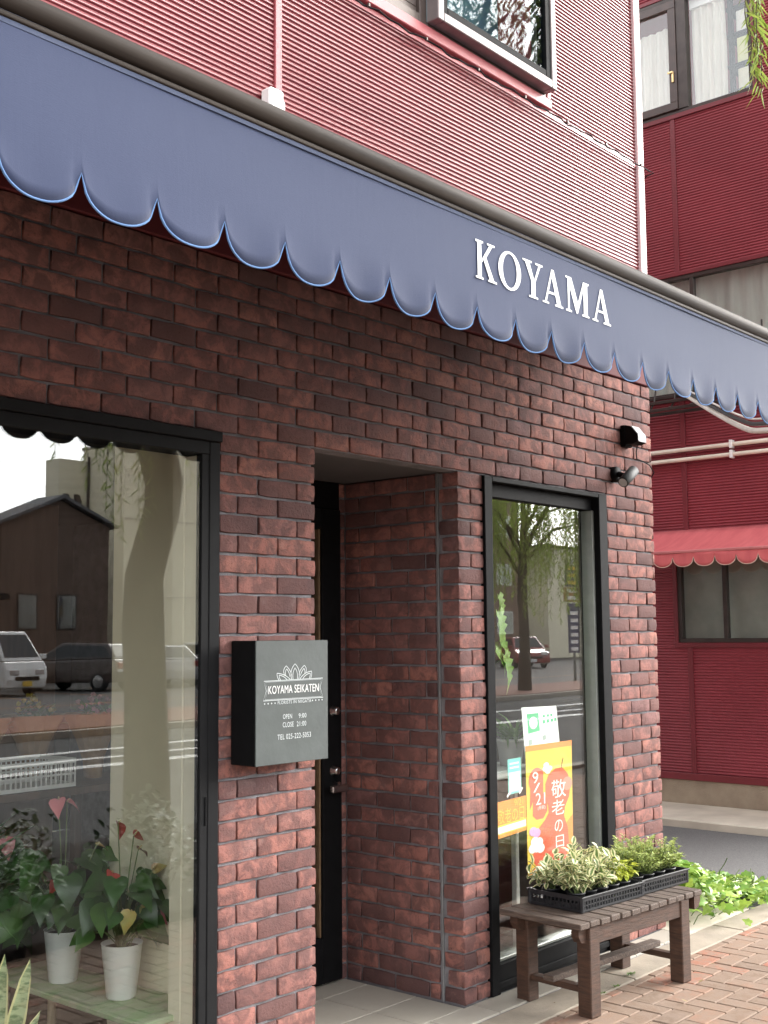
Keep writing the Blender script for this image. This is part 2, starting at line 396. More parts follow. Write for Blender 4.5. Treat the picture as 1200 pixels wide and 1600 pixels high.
# ------------------------------------------------------------------ the shop building
shop = thing('flower_shop', 'two storey flower shop with dark red brick front under pink corrugated siding', 'building', (3.0, 2.0, 0))
def one_brick(m, x0, x1, z0, z1, T):
    """brick face on the plane given by T(x, depth, z); depth<0 sticks out"""
    e = .0026; j = lambda s: rnd.uniform(-s, s)
    if x1 - x0 < .02: return
    nx = max(2, int(round((x1 - x0) / .05))) + 1; nz = 3
    dx = j(.0015); off = j(.0022); tilt = j(.0018)
    b0 = []; rows = []
    for k in range(nz):
        row = []
        for i in range(nx):
            u = i / (nx - 1); v = k / (nz - 1)
            edge = (i in (0, nx - 1)) or (k in (0, nz - 1)); cor = (i in (0, nx - 1)) and (k in (0, nz - 1))
            xx = x0 + dx + (x1 - x0) * u + (j(.0016) if edge else 0); zz = z0 + (z1 - z0) * v + (j(.0022) if edge else 0)
            if i == 0: xx += e
            if i == nx - 1: xx -= e
            if k == 0: zz += e
            if k == nz - 1: zz -= e
            row.append((xx, off + tilt * (u - .5) + (j(.0012)) - .0015 + (.0015 if cor else 0), zz))
        rows.append(row)
    vs = [T(*p) for r in rows for p in r]
    ring = [(k, i) for k, i in [(0, i) for i in range(nx)] + [(k, nx - 1) for k in range(1, nz)] + [(nz - 1, i) for i in range(nx - 2, -1, -1)] + [(k, 0) for k in range(nz - 2, 0, -1)]]
    n0 = len(vs); n = len(ring); r1 = []; r2 = []
    for k, i in ring:
        p = rows[k][i]; sx = -e if i == 0 else e if i == nx - 1 else 0; sz = -e if k == 0 else e if k == nz - 1 else 0
        c = .6 if (sx and sz) else 1
        q = (p[0] + sx * c, p[1] + .0045, p[2] + sz * c); r1.append(T(*q)); r2.append(T(q[0], .018, q[2]))
    vs += r1 + r2
    fs = [(k * nx + i, k * nx + i + 1, (k + 1) * nx + i + 1, (k + 1) * nx + i) for k in range(nz - 1) for i in range(nx - 1)]
    idx = [k * nx + i for k, i in ring]
    for q in range(n):
        w = (q + 1) % n
        fs.append((idx[q], n0 + q, n0 + w, idx[w])); fs.append((n0 + q, n0 + n + q, n0 + n + w, n0 + w))
    m.add(vs, fs)
def brick_field(m, x0, x1, rows, T, even0, odd0, cuts):
    """rows of J; cuts(J) -> list of solid (a,b) spans along x"""
    for J in rows:
        z0 = Z0 - J * CH + .0048; z1 = Z0 - J * CH + CH - .0048
        ph = even0 if J % 2 == 0 else odd0
        for a, b in cuts(J):
            k = math.floor((a - ph) / BM); x = ph + k * BM
            while x < b - .004:
                s, e = max(x, a), min(x + BM, b)
                s2 = s + (.0045 if s > a + .001 else 0); e2 = e - (.0045 if e < b - .001 else 0)
                one_brick(m, s2, e2, z0, z1, T); x += BM
LW1, AL0, AL1, RW0, RW1, CX = 2.886, 3.386, 4.323, 4.512, 5.628, 6.163
def front_cuts(J):
    if J <= 0: return [(-2.0, CX)]
    return [(LW1 + .004, AL0), (AL1, RW0), (RW1 + .004, CX)]
m = MB()
brick_field(m, -2, CX, range(-8, 33), lambda x, d, z: (x, d, z), CX - BM / 2, CX, front_cuts)
# alcove cheek (faces -x) and its left cheek (faces +x), and the strip of the back wall
def cheek_cuts(J):
    if J < 1: return []
    return [(.004, .112), (.130, .70)]
brick_field(m, 0, .7, range(1, 33), lambda y, d, z: (AL1 + d, .702 - y, z), .09 + .0, .09 + BM / 2, lambda J: [(.0, .562), (.59, .70)])
brick_field(m, 0, .7, range(1, 33), lambda y, d, z: (AL0 - d, y, z), .11, .01, lambda J: [(.004, .70)])
brick_field(m, 4.28, 4.33, range(1, 33), lambda x, d, z: (x, .705 + d, z), 4.26, 4.26, lambda J: [(4.278, AL1 - .001)])
brick_field(m, 0, 3, range(-8, 33), lambda y, d, z: (CX - d, y, z), .1, 0, lambda J: [(.0, 2.4)])
bw = m.build('brick_wall', BRICK, shop, smooth=True)
wnm = bw.modifiers.new('weighted normals', 'WEIGHTED_NORMAL'); wnm.weight = 90; wnm.keep_sharp = False
# mortar backing
m = MB()
TOPZ = Z0 + 9 * CH
m.box(-2, CX - .012, .0115, .09, Z0, TOPZ - .003)                    # above the openings
m.box(LW1 + .012, AL0 - .010, .0115, .09, -.04, Z0)
m.box(AL1 + .010, RW0 - .004, .0115, .09, -.04, Z0)
m.box(RW1 + .008, CX - .012, .0115, .09, -.04, Z0)
m.box(AL1 + .010, AL1 + .06, .0905, .76, -.04, Z0 - .004)
m.box(AL0 - .06, AL0 - .010, .0905, .76, -.04, Z0 - .004)
m.box(4.282, AL1 + .009, .716, .758, -.04, Z0 - .004)
m.box(CX - .06, CX - .012, .0905, 8, -.04, TOPZ - .003)
m.build('mortar', MORTAR, shop)
m = MB(); m.box(AL0 - .0085, AL1 + .0085, .012, .76, Z0 + .001, Z0 + .03); m.build('entrance_ceiling', simple('grey soffit board', (.10, .10, .10), (.085, .085, .085), .7, 4), shop)
m = MB(); m.lathe((3.56, .28, Z0 - .004), [(0, .0), (.028, .0), (.032, .006), (.032, .0045)], 20); m.build('ceiling_light', WHITEP, shop)
m = MB(); m.cbox(AL1 - .002, AL1 + .012, .117, .1265, .002, Z0, .002); m.build('joint_strip', simple('dull grey joint strip', (.20, .20, .20), (.15, .15, .15), .5, 6), shop)
# fascia under the awning, siding above
m = MB(); m.cbox(-2, CX + .003, -.012, .06, TOPZ, TOPZ + .14, .004); m.build('fascia', simple('dull maroon fascia', (.12, .026, .03), (.10, .02, .024), .7, 3, spec=.15), shop)
def siding(m, p0, p1, z0, z1, pitch, amp, T):
    prof = [(0, 0), (.10, -.1), (.24, .80), (.36, 1.0), (.56, .92), (.86, .12)]
    rows = []; z = z0
    while z < z1:
        for t, d in prof: rows.append((z + t * pitch, -d * amp))
        z += pitch
    nc = max(1, int((p1 - p0) / .45)); vs = []
    for z, d in rows:
        for c in range(nc + 1):
            p = p0 + (p1 - p0) * c / nc
            vs.append(T(p, d + amp * .16 * (math.sin(p * 1.9 + z * 1.3) + .6 * math.sin(p * 4.3 - z * 3.7)), z + amp * .12 * math.sin(p * 2.7 + z * .6)))
    m.add(vs, [(i * (nc + 1) + c, i * (nc + 1) + c + 1, (i + 1) * (nc + 1) + c + 1, (i + 1) * (nc + 1) + c) for i in range(len(rows) - 1) for c in range(nc)])
SP = .0212
m = MB(); T = lambda x, d, z: (x, .012 + d, z)
WX0, WX1, WZ = 2.9, 5.165, 4.375
siding(m, -2, 3.165, TOPZ + .141, 4.345, SP, .0062, T); siding(m, 3.203, 6.10, TOPZ + .141, 4.345, SP, .0062, T)
siding(m, -2, WX0, 4.373, 8.4, SP, .0062, T); siding(m, WX1, 6.10, 4.373, 8.4, SP, .0062, T); siding(m, WX0, WX1, 6.2, 8.4, SP, .0062, T)
m.build('siding', SIDING, shop)
m = MB(); m.box(-2, 6.10, .02, .06, TOPZ + .141, 4.36); m.box(-2, WX0, .02, .06, 4.36, 8.4); m.box(WX1, 6.10, .02, .06, 4.36, 8.4); m.box(WX0, WX1, .02, .06, 6.2, 8.4)
m.box(6.06, 6.10, .061, 8, TOPZ, 8.4); m.build('siding_backing', TRIM, shop)
m = MB(); m.cbox(3.166, 3.202, -.004, .019, TOPZ + .142, 4.3445, .002)
m.cbox(-2, 6.098, .002, .019, 4.3455, 4.3725, .002)
m.build('seam_strip', TRIM, shop)
m = MB(); m.cbox(6.101, 6.172, -.010, .07, TOPZ + .141, 8.4, .004); m.build('corner_trim', TRIMW, shop)
m = MB(); m.box(-2, 6.17, -.03, 8, 8.41, 8.6); m.build('roof', CHARC, shop)
m = MB()
siding(m, .07, 8, TOPZ + .141, 8.4, SP, .006, lambda y, d, z: (6.165 - d, y, z)); m.build('side_siding', SIDING, shop)
# upper window with a projecting right sash
BRONZE = simple('bronze window frame', (.10, .075, .065), (.08, .06, .052), .35, 10, metal=.3)
PALEF = simple('highlight pale sash', (.24, .20, .19), (.19, .16, .155), .4, 10, metal=.3)  # whitish highlight on the projecting sash, put into a paler base colour
w = MB(); y0, y1 = -.012, .055
w.cbox(3.02, 3.075, y0, y1, 4.43, 6.1, .003); w.cbox(4.075, 4.125, y0, y1, 4.43, 6.1, .003)
w.cbox(3.0755, 4.0745, y0, y1, 4.43, 4.475, .003); w.cbox(4.1255, 5.125, y0, y1, 4.43, 4.455, .003)
w.cbox(3.02, 5.125, y0, y1, 6.1005, 6.16, .003); w.cbox(5.09, 5.125, y0, y1, 4.4555, 6.1, .003)
w.cbox(3.0755, 4.0745, .005, .05, 4.4755, 4.51, .003); w.cbox(3.98, 4.0745, .006, .045, 4.5105, 6.1, .003)
upw = w.build('upper_window', BRONZE, shop)
w = MB(); ys = -.085
w.cbox(4.12, 4.165, ys, -.0125, 4.445, 6.1, .004); w.cbox(5.075, 5.118, ys, -.0125, 4.445, 6.1, .004); w.cbox(4.1655, 5.0745, ys, -.0125, 4.445, 4.49, .004)
w.build('sash', PALEF, upw)
w = MB(); w.cbox(4.1655, 4.2, -.078, -.02, 4.4905, 6.1, .003, 0); w.cbox(5.03, 5.0745, -.078, -.02, 4.4905, 6.1, .003); w.cbox(4.2005, 5.0295, -.078, -.02, 4.4905, 4.53, .003)
w.build('sash_gasket', BLACKM, upw)
w = MB(); w.box(4.2, 5.03, -.062, -.056, 4.53, 6.1); w.box(3.0755, 3.98, .02, .026, 4.51, 6.1); w.build('pane', glass_mat('upper window glass', .012, (.80, .88, .90), k=.12), upw)
w = MB(); w.box(3.0, 5.14, .30, .32, 4.3, 6.3); w.build('blind', simple('reflection teal blind', (.16, .22, .25), (.10, .15, .17), .8, 3), upw)  # teal of the sky and branch reflection is put into the blind's colour
m = MB(); m.cbox(WX0, WX1 - .001, -.022, .018, 4.3755, 4.4295, .004); m.cbox(5.1255, WX1 - .001, -.018, .018, 4.43, 6.19, .004); m.build('window_trim', TRIM, shop)
# ---- left shop window (large sliding pane)
w = MB()
w.cbox(-2, LW1, -.02, .10, Z0 - .040, Z0 - .001, .003)
w.cbox(-2, 2.835, -.006, .098, Z0 - .088, Z0 - .0405, .003)
w.cbox(2.8355, LW1, -.006, .098, .07, Z0 - .0405, .003)
w.cbox(2.800, 2.835, -.004, .028, .13, Z0 - .0885, .002)
w.cbox(-2, 2.835, -.01, .0975, .0, .1295, .003)
lw = w.build('shop_window', CHARC, shop, label='wide black framed shop window with potted flowers inside')
w = MB(); w.box(-2, 2.802, .004, .010, .125, Z0 - .084); w.build('pane', GLASS, lw)
w = MB(); w.cbox(2.822, 2.832, -.0085, -.0055, .965, 1.065, .001); w.build('handle', BLACKM, lw)
# ---- right shop window
w = MB()
w.cbox(RW0, 4.575, -.014, .11, .0, Z0 - .004, .003); w.cbox(5.545, RW1, -.014, .11, .0, Z0 - .004, .003)
w.cbox(4.5755, 5.5445, -.014, .11, Z0 - .028, Z0 - .004, .003)
w.cbox(4.5755, 5.5445, .03, .10, Z0 - .095, Z0 - .0285, .003)
w.cbox(4.5755, 5.5445, .004, .11, .0, .125, .003); w.cbox(4.5755, 5.5445, -.008, .004, .022, .05, .002)
rw = w.build('display_window', BLACKM, shop, label='tall narrow black framed window with orange posters')
w = MB(); w.cbox(4.5755, 5.5445, .028, .10, .1255, .14, .002); w.cbox(5.525, 5.5445, .02, .09, .1405, Z0 - .0955, .002); w.build('bead', simple('satin aluminium bead', (.34, .36, .33), (.30, .32, .29), .35, 20, metal=.4), rw)
w = MB(); w.box(4.574, 5.527, .052, .060, .138, Z0 - .094); w.build('pane', GLASS, rw)
# ---- entrance door in the back of the alcove
w = MB()
w.cbox(4.145, 4.278, .69, .745, .012, 2.24, .004); w.cbox(3.42, 3.53, .69, .745, .012, 2.24, .004)
w.cbox(3.5305, 4.1445, .69, .745, .012, .22, .004); w.cbox(3.5305, 4.1445, .69, .745, 2.14, 2.24, .004)
dr = w.build('door', BLACKM, shop)
w = MB(); w.cbox(3.388, 4.279, .70, .757, 2.2415, Z0 - .002, .003, 0); w.cbox(3.388, 3.4185, .70, .757, 0, 2.241, .003); w.build('door_frame', BLACKM, dr)
w = MB(); w.box(3.53, 4.146, .714, .722, .22, 2.14); w.build('pane', GLASS, dr)
w = MB(); w.cbox(4.134, 4.1442, .702, .74, .221, 2.139, .002); w.build('bead', simple('brassy bead', (.22, .15, .08), (.17, .11, .06), .45, 20, metal=.3), dr)
for z in (1.268, .985):
    w = MB(); w.lathe((4.215, .69, z), [(.027, 0), (.027, -.006), (.019, -.012), (.019, -.032), (.012, -.036), (0, -.036)], 20, axis='Y'); w.build('lock', STEEL, dr, True)
w = MB(); w.tube([(4.215, .69, .925), (4.215, .65, .925)], .011, 12); w.cbox(4.155, 4.268, .632, .655, .888, .922, .005); w.build('handle', STEEL, dr)
# ---- interior
m = MB(); m.box(-2.2, 6.1, .10, 5.6, -.06, -.010 + .0); m.build('interior_floor', simple('dark interior floor tile', (.12, .085, .07), (.08, .058, .05), .6, 4), shop)
m = MB(); m.box(-2.2, 6.1, 5.6, 5.7, 0, 3.0); m.box(-2.3, -2.2, .1, 5.7, 0, 3.0); m.build('interior_wall', DARKI, shop)
m = MB(); m.box(-2.2, 6.1, .092, 5.7, 2.60, 2.66); m.build('interior_ceiling', DARKI, shop)
m = MB(); m.box(2.965, 3.31, .115, .74, -.005, 2.59); m.build('partition', CREAM, shop)
m = MB(); m.cbox(2.806, 2.835, .029, .097, .131, Z0 - .09, .002); m.cbox(2.806, 2.963, .1005, .17, -.005, 2.55, .004); m.build('window_reveal', simple('pale cream reveal', (.76, .71, .56), (.72, .67, .52), .7, 4), shop)
m = MB(); m.box(4.40, 4.46, .12, 2.2, -.005, 2.59); m.build('inner_wall', simple('mauve grey plaster', (.20, .17, .16), (.16, .14, .13), .8, 3), shop)
m = MB(); m.box(5.62, 5.70, .12, 2.6, -.005, 2.59); m.box(4.46, 5.62, 2.2, 2.26, -.005, 2.59); m.build('display_back', simple('taupe plaster', (.24, .20, .18), (.19, .16, .15), .8, 3), shop)

# ------------------------------------------------------------------ blue awning
aw = thing('awning', 'long navy blue scalloped awning lettered KOYAMA over the brick shop front', 'awning', (3.0, -1.27, 2.5))
NX0 = 1.39 - 17 * .1957; SW = .1957; NS = 39; AY = -1.27
def val_bottom(s):
    s = max(-1, min(1, s)); c = 1 - math.sqrt(max(0, 1 - abs(s) ** 2.3))
    return 2.5 + .080 * c
m = MB(); pip = MB(); rows_n = 12; cols = 18
srnd = random.Random(21)
grid = []
for q in range(NS):
    w1, w2 = srnd.uniform(-.008, .010), srnd.uniform(.002, .009)
    for c in range(cols + (1 if q == NS - 1 else 0)):
        u = c / cols; s = 2 * u - 1; x = NX0 + (q + u) * SW; zb = val_bottom(s); col = []
        for k in range(rows_n + 1):
            t = (k / rows_n); z = 2.868 + (zb - 2.868) * t
            low = max(0, (2.62 - z) / .12)
            y = AY - .003 + .002 * math.sin(x * 3.1 + z * 5) + low ** 1.5 * (w1 * math.sin(u * math.pi) - w2 * math.cos(u * math.pi * 2) * .5 + .022 * max(0, abs(s) - .75) * 4 * (1 if s > 0 else -.35))
            col.append((x, y, z))
        grid.append(col)
b = [p for c in grid for p in c]; n = rows_n + 1
m.add(b, [(i * n + k, i * n + k + 1, (i + 1) * n + k + 1, (i + 1) * n + k) for i in range(len(grid) - 1) for k in range(rows_n)])
val = m.build('valance', CLOTH, aw, True)
md = val.modifiers.new('thickness', 'SOLIDIFY'); md.thickness = .0016; md.offset = 1
pip.tube([c[-1] for c in grid], .0028, 6); pip.build('binding', PIPING, val, True)
XA0, XA1 = NX0, NX0 + NS * SW
m = MB(); m.cbox(XA0, XA1, AY - .0075, AY - .0045, 2.834, 2.8455, .0006); m.build('hem', simple('faded hem tape', (.055, .068, .115), (.04, .053, .095), .85, 9), aw)
m = MB(); nn = 40; vs = []
for i in range(nn + 1):
    x = XA0 + (XA1 - XA0) * i / nn
    for k in range(9):
        t = k / 8; vs.append((x, AY + .02 + (-.17 - AY - .02) * t, 2.905 + .40 * t - .02 * math.sin(t * math.pi)))
m.add(vs, [(i * 9 + k, (i + 1) * 9 + k, (i + 1) * 9 + k + 1, i * 9 + k + 1) for i in range(nn) for k in range(8)])
cv = m.build('cover', CLOTH, aw, True); md = cv.modifiers.new('thickness', 'SOLIDIFY'); md.thickness = .0016
m = MB(); pr = []
for q in range(20):
    a = 2 * math.pi * q / 20; ry, rz = .028, .026
    pr.append((AY + ry * math.cos(a), 2.886 + rz * math.sin(a)))
m.prism(pr, XA0 - .01, XA1 + .01, plane='YZ'); m.cbox(XA0 - .01, XA1 + .01, AY - .012, AY + .012, 2.846, 2.8575, .002)
m.build('front_bar', BARM, aw, True)
m = MB(); m.cbox(XA0 - .05, XA1 + .05, -.20, -.013, 3.245, 3.40, .012); m.build('cassette', BARM, aw)
for x in (XA0 + 1.3, XA1 - 1.2):
    m = MB(); m.tube([(x, -.1, 3.19), (x + .62, -.62, 3.08)], .022, 10); m.tube([(x + .62, -.62, 3.08), (x + .05, AY + .03, 2.89)], .019, 10); m.build('folding_arm', WHITEP, aw, True)
# serif capitals built as polygons: unit box 0..1
def serif(*ps): return ps
GL = {
 'K': [[(.0, 1), (.36, 1), (.36, .955), (.27, .94), (.27, .06), (.36, .045), (.36, 0), (.0, 0), (.0, .045), (.09, .06), (.09, .94), (.0, .955)],
       [(.27, .42), (.27, .50), (.66, .945), (.56, .955), (.56, 1), (.92, 1), (.92, .955), (.80, .94), (.44, .535), (.385, .545)],
       [(.385, .548), (.50, .60), (.86, .06), (1.0, .045), (1.0, 0), (.58, 0), (.58, .045), (.66, .06), (.40, .48)]],
 'Y': [[(.0, 1), (.45, 1), (.45, .955), (.335, .94), (.56, .50), (.44, .42), (.12, .94), (.0, .955)],
       [(.63, 1), (1, 1), (1, .955), (.89, .94), (.605, .44), (.50, .46), (.575, .53), (.79, .94), (.63, .955)],
       [(.41, .46), (.605, .46), (.605, .06), (.73, .045), (.73, 0), (.285, 0), (.285, .045), (.41, .06)]],
 'A': [[(.45, 1), (.56, 1), (.90, .06), (1, .045), (1, 0), (.60, 0), (.60, .045), (.70, .06), (.455, .80), (.19, .06), (.30, .045), (.30, 0), (.0, 0), (.0, .045), (.11, .06)],
       [(.27, .36), (.66, .36), (.64, .30), (.25, .30)]],
 'M': [[(.0, 1), (.24, 1), (.52, .30), (.50, .02), (.44, .02), (.155, .76), (.155, .06), (.24, .045), (.24, 0), (.0, 0), (.0, .045), (.085, .06), (.085, .94), (.0, .955)],
       [(.49, .02), (.50, .30), (.76, 1), (1, 1), (1, .955), (.93, .94), (.93, .06), (1, .045), (1, 0), (.69, 0), (.69, .045), (.765, .06), (.765, .80), (.515, .06)]],
}
tx = MB(); TZ0, TZ1 = 2.668, 2.784
def glyph(ch, x0, x1):
    y = AY - .0085
    if ch == 'O':
        n = 40; vs = []
        for q in range(n):
            a = 2 * math.pi * q / n
            for f in (1, 0):
                rx = .5 if f else .31; rz = .52 if f else .455
                vs.append((x0 + (x1 - x0) * (.5 + rx * math.cos(a)), y, TZ0 + (TZ1 - TZ0) * (.5 + rz * math.sin(a))))
        tx.add(vs, [(2 * q, (2 * q + 2) % (2 * n), (2 * q + 3) % (2 * n), 2 * q + 1) for q in range(n)]); return
    for k, poly in enumerate(GL[ch]):
        tx.prism([(x0 + (x1 - x0) * p[0], TZ0 + (TZ1 - TZ0) * p[1]) for p in poly], y - k * .0002, y + .0008 + k * .0001)
for ch, a, b in (('K', 2.752, 2.856), ('O', 2.866, 2.985), ('Y', 2.996, 3.106), ('A', 3.104, 3.222), ('M', 3.240, 3.382), ('A', 3.403, 3.522)): glyph(ch, a, b)
tx.build('lettering', LETTER, aw)

# ------------------------------------------------------------------ sign box on the left pier
sg = thing('sign_box', 'grey slate box sign of a florist with lotus emblem and opening hours', 'sign', (3.127, 0, 1.165))
m = MB(); SX0, SX1, SZ0, SZ1, SY = 2.944, 3.316, 1.166, 1.611, -.13
m.cbox(SX0, SX1, SY, -.003, SZ0, SZ1, .003); m.build('case', BLACKM, sg)
m = MB(); m.cbox(SX0, SX1, SY - .006, SY - .0005, SZ0, SZ1, .0015); m.build('face', SLATE, sg)
sy = SY - .0072
def sxy(px, py):   # sign drawing units of the enlarged photograph -> face coordinates
    fx = (px - 242) / (652 - 242); top = 150 + (142 - 150) * fx; bot = 875 + (822 - 875) * fx
    return SX0 + (SX1 - SX0) * fx, SZ1 + (SZ0 - SZ1) * (py - top) / (bot - top)
ink = MB()
def stroke(pts, w=.0016, closed=False):
    P = [Vector((sxy(*p)[0], 0, sxy(*p)[1])) for p in pts]; n = len(P); vs = []
    for i in range(n):
        a = P[(i - 1) % n] if (closed or i > 0) else P[i]; c = P[(i + 1) % n] if (closed or i < n - 1) else P[i]
        t = (c - a).normalized(); nn = Vector((-t.z, 0, t.x)) * w / 2
        vs += [(P[i].x + nn.x, sy, P[i].z + nn.z), (P[i].x - nn.x, sy, P[i].z - nn.z)]
    ink.add(vs, [(2 * i, 2 * i + 1, (2 * i + 3) % (2 * n), (2 * i + 2) % (2 * n)) for i in range(n if closed else n - 1)])
def petal(base1, tip, base2, b1, b2, inset=None):
    def q(a, c, d): return [tuple((1 - t) ** 2 * a[k] + 2 * t * (1 - t) * c[k] + t * t * d[k] for k in (0, 1)) for t in [i / 10 for i in range(11)]]
    stroke(q(base1, b1, tip) + q(tip, b2, base2)[1:], .0026)
petal((438, 372), (457, 282), (478, 370), (424, 318), (492, 315))
petal((446, 371), (457, 305), (470, 370), (440, 335), (476, 332))
petal((436, 350), (407, 294), (398, 346), (436, 322), (384, 318)); petal((428, 356), (410, 312), (405, 350), (426, 332), (398, 328))
petal((480, 346), (511, 290), (518, 336), (482, 316), (530, 310)); petal((488, 350), (508, 308), (512, 340), (492, 328), (518, 322))
petal((430, 372), (356, 337), (366, 376), (400, 340), (354, 355)); petal((412, 374), (368, 348), (376, 376), (394, 352), (366, 362))
petal((486, 368), (553, 323), (548, 364), (508, 330), (556, 340)); petal((502, 367), (545, 335), (540, 365), (518, 340), (546, 350))
stroke([(284, 384), (619, 362), (603, 415), (621, 473), (281, 497), (297, 440)], .0022, True)
stroke([(292, 389), (611, 368), (596, 415), (612, 468), (290, 491), (304, 440)], .0012, True)
for k in range(4):
    for x in (288 + k * 19, 558 + k * 19):
        yc = 514 - (x - 288) * .083; cx_, cz_ = sxy(x, yc); h = .0034
        ink.add([(cx_ - h, sy, cz_), (cx_, sy, cz_ - h), (cx_ + h, sy, cz_), (cx_, sy, cz_ + h)], [(0, 1, 2, 3)])
ink.build('emblem', SIGNINK, sg)
def sign_text(body, l, r, top, bot, mat_, sp=1.0):
    x0, z1 = sxy(l, top); x1, _ = sxy(r, top); _, z0 = sxy(l, bot)
    text_mesh('lettering', body, (x0, x1, z0, z1), sy, mat_, sg, spacing=sp)
sign_text('KOYAMA SEIKATEN', 309, 595, 411, 458, LETTER, 1.05)
sign_text('FLORISTS IN NIIGATA', 360, 550, 497, 516, SIGNINK, 1.1)
sign_text('OPEN', 389, 440, 573, 600, SIGNINK, 1.1); sign_text('9:00', 478, 522, 567, 593, SIGNINK, 1.1)
sign_text('CLOSE', 388, 449, 619, 648, SIGNINK, 1.1); sign_text('21:00', 467, 521, 613, 641, SIGNINK, 1.1)
sign_text('TEL 025-222-5053', 359, 548, 690, 720, SIGNINK, 1.1)

# ------------------------------------------------------------------ lamps on the corner
LAMPM = simple('grey lamp metal', (.03, .032, .032), (.022, .024, .024), .55, 12, spec=.25)
sp = thing('spot_lamp', 'dark cylindrical spot lamp on the brick corner above the right window', 'lamp', (5.735, 0, 2.49))
m = MB(); m.lathe((5.735, .004, 2.492), [(0, -.03), (.040, -.03), (.043, -.022), (.043, .008)], 24, axis='Y'); m.build('mount', BLACKM, sp, True)
m = MB(); a = Vector((5.895, -.115, 2.405)); d = Vector((.40, .30, .46)).normalized(); d = Vector((.085, .015, .12)).normalized()
A = Vector((5.655, -.10, 2.432)); B = A + Vector((.130, .004, .078))
m.tube([A + (B - A) * t for t in (0, .02, .97, 1)], [.027, .030, .030, .025], 24); m.build('head', LAMPM, sp, True)
m = MB(); dd = (B - A).normalized(); m.tube([A - dd * .001, A - dd * .002], [.0235, .022], 24); m.build('lens', simple('frosted lamp lens', (.55, .55, .55), None, .3, 10), sp)
m = MB(); m.tube([(5.735, -.028, 2.492), (5.718, -.085, 2.472)], .016, 12); m.build('arm', BLACKM, sp)
ss = thing('motion_sensor', 'small black boxy sensor with curling cable on the brick corner', 'sensor', (5.95, 0, 2.66))
m = MB(); m.cbox(5.815, 5.895, -.03, .004, 2.655, 2.775, .004); m.build('bracket', BLACKM, ss)
m = MB(); m.prism([(-.0305, 2.775), (-.062, 2.765), (-.105, 2.715), (-.105, 2.675), (-.075, 2.665), (-.0305, 2.668)], 5.818, 5.912, plane='YZ'); m.build('housing', BLACKM, ss)
m = MB(); m.prism([(-.066, 2.768), (-.107, 2.7175), (-.110, 2.676), (-.1075, 2.676), (-.104, 2.7145), (-.063, 2.764)], 5.822, 5.908, plane='YZ'); m.build('cover', simple('pale sensor window', (.16, .165, .165), None, .5, 10), ss)
m = MB(); m.tube([(5.88, -.07, 2.665), (5.90, -.05, 2.63), (5.96, -.02, 2.60), (6.05, -.014, 2.595), (6.12, -.013, 2.58), (6.168, -.012, 2.545), (6.175, .02, 2.50)], .0035, 6); m.build('cable', BLACKM, ss)
o = MB(); o.cbox(3.085, 3.165, -.06, .003, 3.60, 3.765, .012); o.cbox(3.1655, 3.185, -.045, .003, 3.60, 3.735, .008)
tag(o.build('vent_cap', simple('chalk white plastic', (.85, .84, .80), None, .5, 8), None), 'small white plastic vent cover above the awning', 'vent')
m = MB(); pts = []
for i in range(81):
    x = 2.7 + 3.55 * i / 80; pts.append((x, -.026 - .006 * math.sin(i * 1.9), 4.352 - .006 * abs(math.sin(i * .39)) + .004 * math.sin(i * .83)))
pts += [(6.21, .0, 4.325), (6.22, .05, 4.28)]
m.tube(pts, .0042, 6)
cbl = thing('power_cable', 'thin black cable clipped below the upper floor window', 'cable', (4.4, 0, 4.35))
m.build('wire', BLACKM, cbl)
for i in range(9):
    x = 2.9 + i * .4; m = MB(); m.cbox(x - .006, x + .006, -.035, -.0225, 4.345, 4.362, .002); m.build('clip', BRONZE, cbl)

# ------------------------------------------------------------------ bench
BR = R(-4.5); bx, by = 4.46, -.51
bench = thing('wooden_bench', 'weathered dark brown slatted wooden bench carrying plant trays by the window', 'bench', (bx, by, 0), BR)
BL, BD, BH = .985, .445, .40
MBN = Matrix.Translation((bx, by, 0)) @ Matrix.Rotation(BR, 4, 'Z')
def bpart(name, mb, mat_):
    o = mb.build(name, mat_); o.parent = bench; return o
m = MB(); ns = 13; sw = BL / ns
for i in range(ns):
    M = Matrix.Translation((0, 0, rnd.uniform(-.0015, .0015))) @ Matrix.Rotation(rnd.uniform(-.004, .004), 4, 'Z')
    m.cbox(i * sw + .003, (i + 1) * sw - .003, rnd.uniform(-.004, .002), BD + rnd.uniform(-.003, .003), BH - .026, BH, .004, M=M)
bpart('seat', m, WOODT)
for x in (.085, BL - .175):
    for y in (.012, BD - .095):
        m = MB(); m.cbox(x, x + .072, y, y + .072, -.004 if y > .1 else -.006, BH - .0275, .004); bpart('leg', m, WOODF)
m = MB(); m.cbox(.1575, BL - .1755, .018, .046, BH - .105, BH - .0275, .003); bpart('apron', m, WOODF)
m = MB(); m.cbox(.1575, BL - .1755, BD - .055, BD - .03, BH - .105, BH - .0275, .003); bpart('apron', m, WOODF)
for x, sgn in ((.085, -1), (BL - .103, 1)):
    for y in (.030, BD - .080):
        e = x - .055 if sgn < 0 else x + .0735
        p = [(e, BH - .0275), (e, BH - .06), (e + .018, BH - .088), (e + .0545, BH - .095), (e + .0545, BH - .0275)]
        if sgn > 0: p = [(2 * e + .0545 - q[0], q[1]) for q in p][::-1]
        m = MB(); m.prism(p, y, y + .04); bpart('bracket', m, WOODF)
for x in (.098, BL - .160):
    m = MB(); m.cbox(x, x + .045, .0845, BD - .0955, .088, .115, .003); bpart('end_rail', m, WOODF)
m = MB(); m.cbox(.06, BL - .075, BD / 2 - .028, BD / 2 + .028, .1155, .142, .003); bpart('stretcher', m, WOODT)
